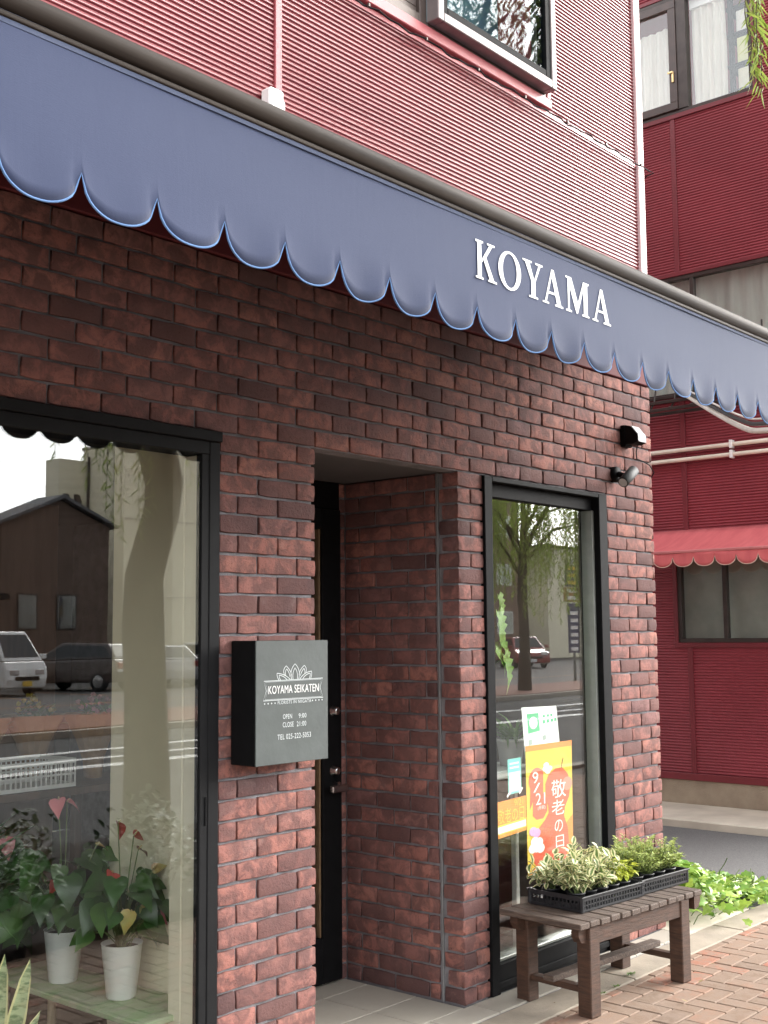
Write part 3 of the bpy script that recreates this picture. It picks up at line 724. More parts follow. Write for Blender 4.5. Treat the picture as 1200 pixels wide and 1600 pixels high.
for a, b_ in ((.1565, .2075), (BL - .225, BL - .176)):
    m = MB(); m.cbox(a, b_, .047, BD - .056, BH - .075, BH - .0275, .003); bpart('cross_bar', m, WOODF)

# ------------------------------------------------------------------ trays and plants on the bench
def tray(label, lx, ly, L, D, H=.068):
    c = MBN @ Vector((lx, ly, BH + .002))
    t = thing('plant_tray', label, 'tray', c, BR, 'black plastic trays on the bench')
    m = MB(); th = .004; r = .012
    m.cbox(0, L, 0, D, 0, .004, .001)
    for z0, z1 in ((.004, .012), (H - .020, H)):   # bottom and top bands
        m.box(-.002, L + .002, -.002, th, z0, z1); m.box(-.002, L + .002, D - th, D + .002, z0, z1)
        m.box(-.002, th, th + .0002, D - th - .0002, z0, z1); m.box(L - th, L + .002, th + .0002, D - th - .0002, z0, z1)
    zm = (.012 + H - .020) / 2
    m.box(-.001, L + .001, 0, th - .001, zm - .003, zm + .003); m.box(-.001, L + .001, D - th + .001, D, zm - .003, zm + .003)
    m.box(0, th - .001, th, D - th, zm - .003, zm + .003); m.box(L - th + .001, L, th, D - th, zm - .003, zm + .003)
    for n_, ax in ((int(L / .021), 0), (int(D / .021), 1)):
        for i in range(n_ + 1):
            q = (L if ax == 0 else D) * i / n_
            for e in (0, 1):
                if ax == 0:
                    y = 0 if e == 0 else D - th + .001; m.box(q - .0035, q + .0035, y, y + th - .001, .0121, H - .0201)
                else:
                    x = 0 if e == 0 else L - th + .001; m.box(x, x + th - .001, q - .0035, q + .0035, .0121, H - .0201)
    for x in (0, L):
        for y in (0, D): m.lathe((x + (.006 if x == 0 else -.006), y + (.006 if y == 0 else -.006), 0), [(.0, .001), (.010, .001), (.011, H), (.0, H)], 10)
    m.cbox(-.008, L + .008, -.008, -.0022, H - .008, H, .0015); m.cbox(-.008, L + .008, D + .0022, D + .008, H - .008, H, .0015)
    o = m.build('basket', TRAYM); o.parent = t
    m = MB(); m.box(.005, L - .005, .005, D - .005, .0042, .028); o = m.build('liner', TRAYM); o.parent = t
    return t
T1 = (.175, .115, .475, .30); T2 = (.665, .13, .405, .29)
tray('black lattice plant tray nearest the camera holding cream edged plants', *T1)
tray('black lattice plant tray at the far bench end holding fine green plants', *T2)
LANCE = [(0, .02), (.15, .12), (.4, .22), (.65, .19), (.85, .10), (1, .0)]
OVAL = [(0, .03), (.2, .2), (.45, .29), (.7, .25), (.88, .13), (1, .0)]
ROUND = [(0, .06), (.2, .34), (.5, .42), (.8, .28), (1, .04)]
VARIEG = leaf_mat('cream edged green leaf', (.12, .21, .06), (.20, .29, .09), rim=(.80, .76, .46), rough=.4, trans=.2, scale=60, rimpos=(.35, .55))
LIME = leaf_mat('lime yellow leaf', (.46, .55, .06), (.60, .62, .10), rough=.45, trans=.3, scale=50)
THYME = leaf_mat('pale green small leaf', (.36, .45, .12), (.54, .60, .22), rough=.5, trans=.3, scale=60)
STEM = simple('green stem', (.12, .17, .05), (.09, .12, .04), .6, 20)
def rdir(el0, el1, az=None):
    a = rnd.uniform(0, 2 * math.pi) if az is None else az; e = R(rnd.uniform(el0, el1))
    return Vector((math.cos(a) * math.cos(e), math.sin(a) * math.cos(e), math.sin(e)))
def seedling(label, cat, lx, ly, kind, group, Ht=.15, spread=.09, nst=12):
    c = MBN @ Vector((lx, ly, BH + .0305))
    t = thing(kind + '_plant', label, cat, c, rnd.uniform(0, 6), group)
    m = MB(); m.lathe((0, 0, 0), [(0, 0), (.032, 0), (.041, .036), (.043, .036), (.043, .043), (.039, .043), (.038, .034), (0, .034)], 16)
    o = m.build('pot', TRAYM, None, True); o.parent = t
    st = MB(); lf = MB()
    for q in range(nst):
        az = rnd.uniform(0, 2 * math.pi); rr = spread * math.sqrt(rnd.random())
        top = Vector((rr * math.cos(az), rr * math.sin(az), .03 + Ht * rnd.uniform(.45, 1.1) * (1 - .35 * rr / spread)))
        base = Vector((rnd.uniform(-.02, .02), rnd.uniform(-.02, .02), .032)); mid = (base + top) / 2 + Vector((rr * .15 * math.cos(az), rr * .15 * math.sin(az), .015))
        P = [base, (base + mid) / 2 + Vector((0, 0, .006)), mid, (mid + top) / 2 + Vector((0, 0, .006)), top]
        st.tube(P, [.0022, .002, .0018, .0015, .001], 5)
        if kind == 'variegated':
            nl = rnd.randint(7, 10)
            for k in range(nl):
                f = .3 + .7 * k / (nl - 1); seg = min(3, int(f * 4)); p = P[seg].lerp(P[seg + 1], f * 4 - seg) if seg < 4 else P[4]
                d = rdir(-15, 50, az + k * 2.4 + rnd.uniform(-.4, .4)) if k < nl - 1 else rdir(40, 80)
                lf.leaf(p, d, Vector((0, 0, 1)) + rdir(0, 30) * .5, rnd.uniform(.036, .062), OVAL, .95, rnd.uniform(.2, 1.1), rnd.uniform(.1, .4))
        elif kind == 'golden':
            for k in range(9):
                f = .25 + .75 * k / 8; seg = min(3, int(f * 4)); p = P[seg].lerp(P[seg + 1], f * 4 - seg)
                lf.leaf(p, rdir(-20, 45, az + k * 2.4), (0, 0, 1), rnd.uniform(.022, .038), ROUND, .9, rnd.uniform(.2, .9), .25)
        else:
            for k in range(15):
                f = .15 + .85 * k / 14; seg = min(3, int(f * 4)); p = P[seg].lerp(P[seg + 1], f * 4 - seg)
                for e in (0, math.pi):
                    lf.leaf(p, rdir(0, 50, az + k * 1.57 + e), (0, 0, 1), rnd.uniform(.013, .022), [(0, .05), (.4, .36), (1, 0)], 1, .3, .2)
    o = st.build('stems', STEM, None, True); o.parent = t
    o = lf.build('foliage', {'variegated': VARIEG, 'golden': LIME, 'fine': THYME}[kind]); o.parent = t
    return t
cells = [(T1[0] + .065 + i * .088, T1[1] + .08 + j * .14) for j in (0, 1) for i in range(5)]
posn = {0: 'front row', 1: 'back row'}
for q, (x, y) in enumerate(cells):
    i, j = q % 5, q // 5
    if i < 3 or (i == 3 and j == 1):
        where = ['at the left end', 'second from the left', 'third from the left', 'fourth from the left'][i]
        seedling('cream and green variegated plant %s of the near tray, %s' % (where, posn[j]), 'plant', x, y, 'variegated', 'variegated plants in the near tray', .17, .105, 17)
    else:
        where = 'beside the variegated plants' if i == 3 else 'at the right end'
        seedling('lime yellow leafed plant %s of the near tray, %s' % (where, posn[j]), 'plant', x, y, 'golden', 'lime yellow plants in the near tray', .13, .075, 16)
cells = [(T2[0] + .06 + i * .095, T2[1] + .08 + j * .135) for j in (0, 1) for i in range(4)]
for q, (x, y) in enumerate(cells):
    i, j = q % 4, q // 4
    where = ['at the left end', 'second from the left', 'third from the left', 'at the right end'][i]
    seedling('fine leafed pale green plant %s of the far tray, %s' % (where, posn[j]), 'plant', x, y, 'fine', 'fine leafed plants in the far tray', .17, .105, 30)

# ------------------------------------------------------------------ ivy at the corner and weeds in the joints
IVY = leaf_mat('bright ivy leaf', (.13, .30, .05), (.44, .58, .10), rough=.4, trans=.25, scale=40)
IVYL = [(-.12, .25), (.05, .42), (.22, .34), (.42, .47), (.58, .24), (.8, .13), (1, 0)]
lf = MB(); st = MB()
for q in range(1150):
    x = 6.26 + 1.15 * rnd.random() ** .9; yc = .10 - (x - 6.26) * .10
    y = yc + rnd.gauss(0, .17) + .06; h = max(0.02, .27 * math.exp(-((x - 6.42) / .40) ** 2) * math.exp(-((y - .1) / .26) ** 2) + .07)
    if y < -.36 and rnd.random() < .8: continue
    z = h * rnd.random() ** .5 + .005
    d = rdir(-25, 35); lf.leaf((x, y, z), d, Vector((-.35, -.5, 1)) + rdir(-20, 40) * .7, rnd.uniform(.035, .08), IVYL, 1, rnd.uniform(.1, .8), rnd.uniform(.0, .3))
for q in range(40):
    x = 6.3 + 1.0 * rnd.random(); y = rnd.uniform(-.2, .3); p = [(x, y, .004)]
    for k in range(5): p.append((p[-1][0] + rnd.uniform(-.06, .06), p[-1][1] + rnd.uniform(-.06, .04), min(.24, p[-1][2] + rnd.uniform(.0, .05))))
    st.tube(p, .003, 5)
iv = tag(lf.build('ivy', IVY), 'bright green ivy spreading over the ground at the shop corner', 'ivy'); iv['kind'] = 'stuff'
o = st.build('stems', STEM, iv)
WEED = leaf_mat('small weed leaf', (.12, .22, .05), (.2, .3, .08))
for wx, wy, n_, s_, lab in ((5.02, -.352, 18, .024, 'small green weed in the paving joint under the bench front edge'), (4.88, -.36, 12, .018, 'tiny sprig of weed by the near front bench leg'), (5.24, -.30, 24, .026, 'low green weed in the joint behind the far front bench leg')):
    lf = MB()
    for q in range(n_): lf.leaf((wx + rnd.gauss(0, s_ * .6), wy + rnd.gauss(0, s_ * .25), .0), rdir(5, 60), (0, 0, 1), rnd.uniform(.5, 1) * s_, OVAL, .8, .6, .2)
    tag(lf.build('weed', WEED), lab, 'weed', 'weeds in the paving joints')
DRYL = leaf_mat('dry fallen leaf', (.30, .22, .10), (.40, .32, .16))
for wx, wy in ((5.62, -.52), (5.30, -.62), (4.62, -.27), (5.95, -.75), (5.0, -.72)):
    lf = MB(); lf.leaf((wx, wy, .004), rdir(0, 5), (0, 0, 1), .032, LANCE, 1, -.4, .3)
    tag(lf.build('fallen_leaf', DRYL), 'small dry leaf lying on the brick paving near the bench', 'leaf', 'fallen leaves on the paving')

# ------------------------------------------------------------------ posters behind the right pane
def P_(name, c, rough=.6): return simple(name, c, tuple(x * .96 for x in c), rough, 10)
PWHITE, PYEL, PORA, PRED, PGRN, PTEAL, PPINK, PLIL = (P_('white paper', (.82, .82, .80)), P_('yellow print', (.82, .54, .055)), P_('orange print', (.80, .27, .035)),
    P_('vermilion print', (.68, .11, .05)), P_('green print', (.10, .48, .22)), P_('teal print', (.20, .60, .56)), P_('coral print', (.80, .26, .20)), P_('lilac print', (.62, .36, .62)))
def poster(name, label, cat, y, quad, mat_):
    """quad: bl, br, tr, tl in (x,z)"""
    t = thing(name, label, cat, ((quad[0][0] + quad[1][0]) / 2, y, quad[0][1]))
    m = MB(); m.prism(quad, y, y + .0012); m.build('sheet', mat_, t)
    def q(u, v):
        a = Vector(quad[0]).lerp(Vector(quad[1]), u); b = Vector(quad[3]).lerp(Vector(quad[2]), u); return tuple(a.lerp(b, v))
    def shape(nm, pts, mt, lift=1): 
        m = MB(); m.prism([q(*p) for p in pts], y - .0006 * lift, y - .0006 * lift + .0004); return m.build(nm, mt, t)
    def txt(body, u0, u1, v0, v1, mt, lift=3):
        a, b = q(u0, v0), q(u1, v1); return text_mesh('lettering', body, (a[0], b[0], a[1], b[1]), y - .0006 * lift, mt, t)
    return t, shape, txt
def ell(cu, cv_, ru, rv, n=24): return [(cu + ru * math.cos(2 * math.pi * k / n), cv_ + rv * math.sin(2 * math.pi * k / n)) for k in range(n)]
def rect(u0, v0, u1, v1): return [(u0, v0), (u1, v0), (u1, v1), (u0, v1)]
# long banner
t, S, TX = poster('poster', 'tall yellow and orange paper banner with a red gourd and date 9/21', 'poster', .0665, [(4.925, .46), (5.335, .46), (5.345, 1.08), (4.925, 1.08)], PYEL)
S('stripe', rect(0, .955, 1.0, 1.0), PORA, 1); S('panel', [(0, .0), (.999, .0), (.999, .40), (.55, .22)], PORA, 1)
S('gourd', [(.45, .50), (.40, .60), (.40, .68), (.47, .75), (.62, .79), (.78, .79), (.90, .73), (.95, .64), (.92, .55), (.82, .47), (.80, .40), (.88, .30), (.90, .18), (.82, .06), (.6, .02), (.3, .02), (.14, .08), (.10, .20), (.18, .32), (.38, .40), (.46, .45)], PRED, 2)
S('disc', ell(.88, .655, .11, .055), PCOR if 'PCOR' in globals() else PPINK, 3)
S('date_bubble', [(.06, .50)] + [(.22 + .17 * math.cos(a), .72 + .10 * math.sin(a)) for a in [R(x) for x in range(215, 20, -15)]] + [(.35, .62), (.43, .56), (.43, .47), (.34, .415), (.20, .415), (.12, .45), (.13, .56), (.07, .62)][:7], PRED, 2)
S('stem', [(.74, .785), (.755, .785), (.80, .865), (.79, .87)], P_('dark print', (.08, .06, .02)), 3)
for cu, cv_ in ((.42, .83), (.49, .80), (.45, .78), (.40, .80)): S('petal', ell(cu, cv_, .06, .022, 12), PWHITE, 4 + cu)
for cu, cv_, mt in ((.12, .33, PLIL), (.19, .315, PLIL), (.15, .25, PWHITE), (.24, .24, PWHITE), (.19, .20, PWHITE), (.10, .20, PWHITE), (.27, .19, PWHITE)): S('petal', ell(cu, cv_, .085, .036, 14), mt, 4 + cu)
TX('9', .12, .24, .70, .79, PWHITE, 6); TX('/', .13, .28, .63, .70, PWHITE, 6); TX('21', .18, .38, .53, .62, PWHITE, 6); TX('(月祝)', .22, .38, .485, .52, PWHITE, 6)
for ch, v0, v1, u0, u1 in (('敬', .555, .70, .52, .84), ('老', .42, .54, .52, .80), ('の', .285, .38, .58, .76), ('日', .16, .255, .60, .78)): TX(ch, u0, u1, v0, v1, PWHITE, 5)
# small orange card
t, S, TX = poster('poster', 'small landscape orange paper card left of the tall yellow banner', 'poster', .0665, [(4.655, .665), (4.92, .68), (4.92, .845), (4.652, .835)], PORA)
S('strip', rect(0, .10, 1, .36), PYEL, 1); S('strip', rect(.02, .13, .98, .31), PWHITE, 2)
TX('敬老の日', .10, .92, .40, .74, PYEL, 3); TX('9/21', .62, .90, .78, .95, PYEL, 3)
# white poster
t, S, TX = poster('poster', 'white paper poster with a green square above the tall yellow banner', 'poster', .0685, [(4.925, 1.02), (5.235, 1.075), (5.21, 1.262), (4.90, 1.268)], PWHITE)
S('square', rect(.13, .46, .46, .86), PGRN, 1); S('disc', ell(.295, .66, .115, .13), PWHITE, 2)
for u in (.56, .68, .80, .90): S('mark', rect(u, .60, u + .07, .68), PGRN, 1)
for u in (.58, .70, .80): S('mark', rect(u, .74, u + .06, .80), PGRN, 1)
for u in (.12, .52): S('mark', rect(u, .22, u + .10, .33), P_('grey print', (.35, .42, .38)), 1)
S('corner_mark', [(0, 0), (.14, 0.0), (.12, .16), (0, .14)], PGRN, 1)
# teal card
t, S, TX = poster('poster', 'narrow teal card taped up left of the tall yellow banner', 'poster', .067, [(4.775, .862), (4.885, .866), (4.882, 1.03), (4.772, 1.028)], PTEAL)
S('panel', rect(.06, .06, .94, .62), P_('pale teal print', (.55, .80, .78)), 1); S('panel', rect(.12, .16, .88, .52), PWHITE, 2)
for v in (.72, .84): S('mark', rect(.15, v, .85, v + .05), PWHITE, 1)
S('tape', [(-.10, -.08), (.18, .06), (.12, .12), (-.16, -.02)], PWHITE, 3); S('tape', [(.82, -.06), (1.10, .10), (1.02, .14), (.76, 0)], PWHITE, 3)
# ------------------------------------------------------------------ inside the right window
sh = thing('shelf', 'white shelf carrying a potted plant behind the right window', 'shelf', (4.7, .2, 1.0))
m = MB(); m.cbox(4.62, 5.16, .13, .40, .925, .965, .003); m.build('board', WHITEP, sh)
for x in (4.66, 5.09):
    m = MB(); m.cbox(x, x + .03, .25, .28, .0, .9245, .003); m.build('leg', WHITEP, sh)
GRASSY = leaf_mat('arching green blade', (.12, .22, .06), (.2, .32, .1))
MONST = leaf_mat('fresh green split leaf', (.20, .36, .06), (.28, .46, .10), trans=.35)
DEEP = leaf_mat('deep green glossy leaf', (.026, .075, .018), (.05, .125, .028), rough=.28, trans=.12, scale=14)
MIDG = leaf_mat('mid green glossy leaf', (.06, .14, .035), (.10, .20, .05), rough=.32, trans=.2, scale=14)
t = thing('potted_plant', 'grassy plant in a ribbed white pot on the white shelf', 'potted plant', (5.06, .25, .9655))
m = MB(); pr = [(0, .966), (.055, .966), (.070, 1.085), (.076, 1.085), (.076, 1.10), (.066, 1.10), (.062, 1.08), (0, 1.08)]
m.lathe((5.06, .25, 0), pr, 28); m.build('pot', POTW, t, True)
lf = MB()
for q in range(70): lf.leaf((5.06 + rnd.gauss(0, .02), .25 + rnd.gauss(0, .02), 1.08), rdir(35, 85), (0, 0, 1), rnd.uniform(.10, .22), [(0, .03), (.3, .045), (.7, .035), (1, 0)], 1, rnd.uniform(.5, 1.8), .2)
lf.build('foliage', GRASSY, t)
t = thing('potted_plant', 'tall plant with hanging split green leaves behind the right window', 'potted plant', (4.74, .30, .966))
m = MB(); m.lathe((4.74, .31, 0), [(0, .966), (.05, .966), (.06, 1.06), (.055, 1.06), (0, 1.05)], 20); m.build('pot', TRAYM, t, True)
st = MB(); lf = MB()
SPLIT = [(-.1, .2), (.05, .42), (.14, .25), (.24, .46), (.33, .26), (.43, .44), (.52, .22), (.62, .34), (.72, .14), (1, 0)]
for k, (x, y, z) in enumerate(((4.93, .22, 1.68), (4.97, .24, 1.60), (4.90, .20, 1.74), (4.94, .22, 1.82), (4.88, .2, 1.55), (4.95, .2, 1.52))):
    st.tube([(4.74, .31, 1.05), (4.74 + (x - 4.74) * .3, .30, 1.05 + (z - 1.05) * .7), (x, y, z)], .004, 6)
    lf.leaf((x, y, z), (.35 + rnd.uniform(-.2, .3), -.1, -.6), (.3, -1, .5), .15 + .03 * (k % 3), SPLIT, 1, .5, .15)
st.build('stems', STEM, t, True); lf.build('foliage', MONST, t)
m = MB(); m.cbox(4.48, 5.60, .62, .95, .0, .54, .01); m.cbox(4.47, 5.61, .60, .96, .5405, .57, .004)
tag(m.build('counter', simple('dark red lacquered counter', (.10, .025, .022), (.07, .02, .018), .5, 4)), 'low dark red counter inside behind the right window', 'counter')
for q, (x, y) in enumerate(((4.72, .74), (5.1, .76), (5.42, .76))):
    t = thing('potted_plant', ['bushy small leaved plant at the left end of the dark red counter', 'bushy small leaved plant in the middle of the dark red counter', 'bushy small leaved plant at the right end of the dark red counter'][q], 'potted plant', (x, y, .571), 0, 'plants on the dark red counter')
    m = MB(); m.lathe((x, y, 0), [(0, .571), (.05, .571), (.065, .68), (.06, .68), (0, .665)], 20); m.build('pot', TRAYM, t, True)
    lf = MB()
    for k in range(120):
        d = rdir(0, 80); p = Vector((x, y, .68)) + d * rnd.uniform(.03, .15); lf.leaf(p, rdir(-20, 60), (0, 0, 1), rnd.uniform(.03, .05), OVAL, 1, .5, .2)
    lf.build('foliage', MIDG, t)

# ------------------------------------------------------------------ inside the left window
tb = thing('plant_table', 'low narrow table with worn green top inside the left shop window', 'table', (2.83, .6, 0))
m = MB(); m.cbox(2.665, 2.955, .135, 1.12, .278, .30, .004); m.build('top', GREENT, tb)
for x, y in ((2.70, .19), (2.92, .19), (2.70, 1.05), (2.92, 1.05)):
    m = MB(); m.lathe((x, y, 0), [(.016, -.005), (.019, .02), (.017, .15), (.023, .225), (.017, .235), (.027, .265), (.027, .277)], 14); m.build('leg', PALEW, tb, True)
m = MB(); m.cbox(2.67, 2.95, .1705, .19, .25, .2775, .002); m.build('apron', PALEW, tb)
HEART = [(-.10, .17), (-.02, .33), (.12, .42), (.30, .40), (.52, .29), (.76, .13), (1, 0)]
SPATHE = [(-.05, .16), (.06, .33), (.25, .39), (.50, .30), (.75, .14), (1, 0)]
SPATH = {'red': simple('red spathe', (.42, .05, .04), (.32, .04, .035), .3, 12), 'pink': simple('pink spathe', (.62, .20, .22), (.55, .15, .17), .3, 12),
         'peach': simple('peach and green spathe', (.55, .22, .12), (.36, .38, .12), .3, 8), 'green': simple('green flushed spathe', (.32, .40, .10), (.52, .28, .12), .3, 8), 'maroon': simple('brown red spathe', (.22, .06, .04), (.17, .05, .03), .35, 10)}
SPAD = simple('pale spadix', (.55, .42, .22), (.6, .5, .3), .6, 30)
def anthurium(label, x, y, z0, ht, leaves, flowers, potr=.078, poth=.195, potm=None, seed=1, spread=.2):
    global rnd
    keep = rnd; rnd = random.Random(seed)
    t = thing('potted_anthurium', label, 'potted plant', (x, y, z0), 0, 'anthuriums in the shop window')
    m = MB(); r = potr
    m.lathe((x, y, z0), [(0, .001), (r * .66, .001), (r * .70, .006), (r * .97, poth), (r, poth + .002), (r * .95, poth + .002), (r * .92, poth - .02), (0, poth - .02)], 36); m.build('pot', potm or POTW, t, True)
    m = MB(); m.lathe((x, y, z0), [(0, poth - .012), (r * .9, poth - .016)], 20); m.build('soil', SOIL, t)
    st = MB(); lf = MB()
    for q in range(leaves):
        az = q * 2.4 + rnd.uniform(-.5, .5); f = rnd.random(); rr = spread * (.25 + .75 * rnd.random()); hz = poth + ht * (.15 + .75 * f)
        if q < leaves * .10: hz = poth + rnd.uniform(-.02, .08); rr = spread * rnd.uniform(.6, 1)
        top = Vector((x + rr * math.cos(az), y + rr * math.sin(az) * .75, z0 + hz)); b = Vector((x + rnd.uniform(-.02, .02), y + rnd.uniform(-.02, .02), z0 + poth - .02))
        if top.y < .125: top.y = .125 + rnd.uniform(0, .03)
        if top.x > 2.93: top.x = 2.93 - rnd.uniform(0, .03)
        st.tube([b, b.lerp(top, .5) + Vector((0, 0, .03)), top], .0022, 5)
        d = Vector((math.cos(az), math.sin(az) * .6 - .25, rnd.uniform(-1.3, .15)))
        lf.leaf(top, d, Vector((-.35, -.55, .8)) + rdir(-20, 60) * .5, rnd.uniform(.085, .14), HEART, .95, rnd.uniform(.2, .9), rnd.uniform(.0, .3), 0 if rnd.random() < .62 else 1)
    st.build('stems', STEM, t, True); lf.build('foliage', [DEEP, MIDG], t, True)
    for dx, dy, hz, kind, s, face in flowers:
        top = Vector((x + dx, y + dy, z0 + hz)); b = Vector((x, y, z0 + poth - .02))
        m = MB(); m.tube([b, b.lerp(top, .55) + Vector((0, 0, .03)), top], .0022, 6); fs = m.build('flower_stem', STEM, t, True)
        m = MB(); m.leaf(top, Vector(face) + rdir(-30, 30) * .3, Vector((-.3, -.5, .8)) + rdir(-20, 60) * .5, s * 1.45, SPATHE, 1.0, .6, .35); sp_ = m.build('spathe', SPATH[kind], fs, True)
        m = MB(); fd = Vector(face).normalized(); m.tube([top + Vector((-.004, -.007, .003)), top + Vector((-.012, -.02, .01)) + fd * s * .25 + Vector((0, 0, s * .25))], [.0035, .002], 6); m.build('spadix', SPAD, fs, True)
    rnd = keep
    return t
anthurium('anthurium with red flowers in the white pot nearest the glass', 2.815, .45, .3005, .30, 40,
    [(-.04, -.02, .64, 'red', 0.050, (.5, -.1, -.55)), (.025, -.03, .585, 'red', 0.048, (.75, -.2, -.08)), (.055, -.02, .53, 'maroon', 0.044, (.7, -.2, -.15)), (.10, -.05, .45, 'peach', 0.040, (.5, -.3, .3)), (-.05, -.12, .335, 'green', 0.060, (-.3, -.2, -.7)), (.01, -.10, .34, 'peach', 0.040, (.2, -.3, -.6)), (-.09, -.06, .47, 'red', .05, (-.5, -.2, -.3)), (.07, -.1, .30, 'pink', .045, (.5, -.3, -.2))], seed=3, spread=.185)
anthurium('anthurium with pink flowers in the second white pot', 2.80, .80, .3005, .34, 52,
    [(-.05, -.02, .70, 'pink', 0.060, (-.2, -.3, -.5)), (-.01, -.02, .685, 'pink', 0.048, (.5, -.3, -.4)), (-.10, -.08, .40, 'red', 0.040, (-.3, -.3, -.5)), (.06, -.12, .52, 'peach', 0.040, (.4, -.2, -.2))], seed=8, spread=.22)
m = MB(); m.cbox(2.40, 2.99, 1.16, 1.60, -.006, .262, .006)
tag(m.build('stand', simple('dark stained stand', (.05, .035, .028), None, .6, 6)), 'dark low stand behind the green topped table', 'stand')
anthurium('anthurium with peach flowers in a smaller white pot at the back', 2.72, 1.28, .2625, .38, 60,
    [(-.08, -.06, .62, 'peach', 0.068, (-.3, -.4, -.4)), (.06, -.08, .54, 'pink', 0.064, (.2, -.4, -.5)), (-.04, -.1, .35, 'red', 0.040, (.1, -.4, -.5))], potr=.062, poth=.15, potm=simple('greyish white pot', (.55, .55, .54), None, .35, 6), seed=12, spread=.25)
FERN = leaf_mat('fern green', (.07, .17, .03), (.12, .25, .05), trans=.25)
for q, (x, y, lab) in enumerate(((2.93, 1.36, 'feathery green fern in a dark pot behind the anthuriums'), (2.62, 1.47, 'broad green fern in a dark pot at the left behind the anthuriums'))):
    t = thing('potted_fern', lab, 'potted plant', (x, y, .262), 0)
    m = MB(); m.lathe((x, y, 0), [(0, .2625), (.05, .2625), (.07, .40), (.065, .40), (0, .385)], 20); m.build('pot', TRAYM, t, True)
    lf = MB()
    for k in range(26):
        d = rdir(25, 80); b = Vector((x, y, .39)); Ln = rnd.uniform(.22, .40)
        for i in range(14):
            f = .2 + .8 * i / 13; p = b + d * Ln * f + Vector((0, 0, -.16 * f * f)); s_ = Vector((-d.y, d.x, 0)).normalized()
            for e in (1, -1): lf.leaf(p, s_ * e + d * .4, (0, 0, 1), .055 * (1.15 - f * .8), LANCE, .9, .3, .1)
    lf.build('foliage', FERN, t)
# tall snake plant, strap leaved plant, bucket, crate and the things further back
SNAKE, nt, bs = new_mat('banded snake plant leaf')
_c = mixc(nt, ramp(nt, noise(nt, 7, 5, .6, stretch=(3, 3, 9)), [(.42, (0, 0, 0)), (.55, (1, 1, 1))]), (.10, .17, .07), (.30, .37, .20))
uv = N(nt, 'ShaderNodeUVMap'); sx = N(nt, 'ShaderNodeSeparateXYZ'); nt.links.new(uv.outputs[0], sx.inputs[0])
_c = mixc(nt, ramp(nt, sx.outputs[0], [(.70, (0, 0, 0)), (.82, (1, 1, 1))]), _c, (.52, .50, .25)); nt.links.new(_c, bs.inputs['Base Color'])
t = thing('snake_plant', 'snake plant with upright yellow edged leaves low by the glass', 'potted plant', (2.21, .30, 0))
m = MB(); m.lathe((2.19, .30, 0), [(0, -.009), (.075, -.009), (.095, .15), (.09, .15), (0, .13)], 24); m.build('pot', CHARC, t, True)
lf = MB()
for dx, dy, dxz, L in ((.02, -.01, (.22, -.05, 1), .46), (-.01, .0, (.10, -.02, 1), .48), (.03, -.03, (.55, -.1, 1), .26), (-.03, .02, (-.2, .1, 1), .40), (.0, .03, (-.05, .1, 1), .44), (.03, .02, (.75, .1, 1), .30)):
    lf.leaf((2.19 + dx, .30 + dy, .13), dxz, (-.5, -.8, .2), L, [(0, .05), (.25, .07), (.6, .065), (.85, .04), (1, 0)], 1, -.1, .35)
lf.build('foliage', SNAKE, t, True)
t = thing('strap_leaf_plant', 'plant with long narrow arching leaves at the left window edge', 'potted plant', (2.56, 1.2, 0))
m = MB(); m.lathe((2.42, 1.02, 0), [(0, -.009), (.10, -.009), (.13, .55), (.12, .55), (0, .52)], 24); m.build('pot', CHARC, t, True)
lf = MB()
for k in range(46): lf.leaf((2.42, 1.02, .53), rdir(40, 88), (0, 0, 1), rnd.uniform(.35, .60), [(0, .015), (.3, .028), (.7, .022), (1, 0)], 1, rnd.uniform(.3, 1.6), .2)
lf.build('foliage', MIDG, t)
t = thing('work_bench', 'dark table in the back of the shop behind the plants', 'table', (3.0, 2.4, 0))
m = MB(); m.cbox(2.3, 4.3, 2.15, 2.85, .80, .84, .004); m.build('top', DARKW, t)
for x, y in ((2.36, 2.2), (4.2, 2.2), (2.36, 2.76), (4.2, 2.76)):
    m = MB(); m.cbox(x, x + .05, y, y + .05, -.008, .7995, .003); m.build('leg', DARKW, t)
t = thing('bucket', 'white flower bucket on the dark table at the back', 'bucket', (3.08, 2.35, .84))
m = MB(); m.lathe((3.10, 2.30, 0), [(0, .841), (.085, .841), (.108, 1.10), (.113, 1.10), (.113, 1.115), (.104, 1.115), (.08, .85), (0, .85)], 28); m.build('body', POTW, t, True)
m = MB(); m.tube([(3.10 - .108, 2.30, 1.09), (3.10 - .11, 2.22, 1.02), (3.10, 2.17, .985), (3.10 + .11, 2.22, 1.02), (3.10 + .108, 2.30, 1.09)], .003, 6); m.build('handle', STEEL, t)
t = thing('basket', 'white plastic lattice basket beside the flower bucket', 'basket', (3.5, 2.4, .84))
m = MB(); X0, X1, Y0, Y1 = 3.26, 3.80, 2.18, 2.52
for z0, z1 in ((.842, .862), (.905, .915), (.965, .99)):
    m.box(X0, X1, Y0, Y0 + .006, z0, z1); m.box(X0, X1, Y1 - .006, Y1, z0, z1); m.box(X0, X0 + .006, Y0 + .0065, Y1 - .0065, z0, z1); m.box(X1 - .006, X1, Y0 + .0065, Y1 - .0065, z0, z1)
for i in range(19):
    x = X0 + (X1 - X0 - .008) * i / 18; m.box(x, x + .008, Y0 + .001, Y0 + .005, .8625, .9645); m.box(x, x + .008, Y1 - .005, Y1 - .001, .8625, .9645)
for i in range(1, 11):
    y = Y0 + (Y1 - Y0) * i / 11; m.box(X0 + .001, X0 + .005, y, y + .008, .8625, .9645); m.box(X1 - .005, X1 - .001, y, y + .008, .8625, .9645)
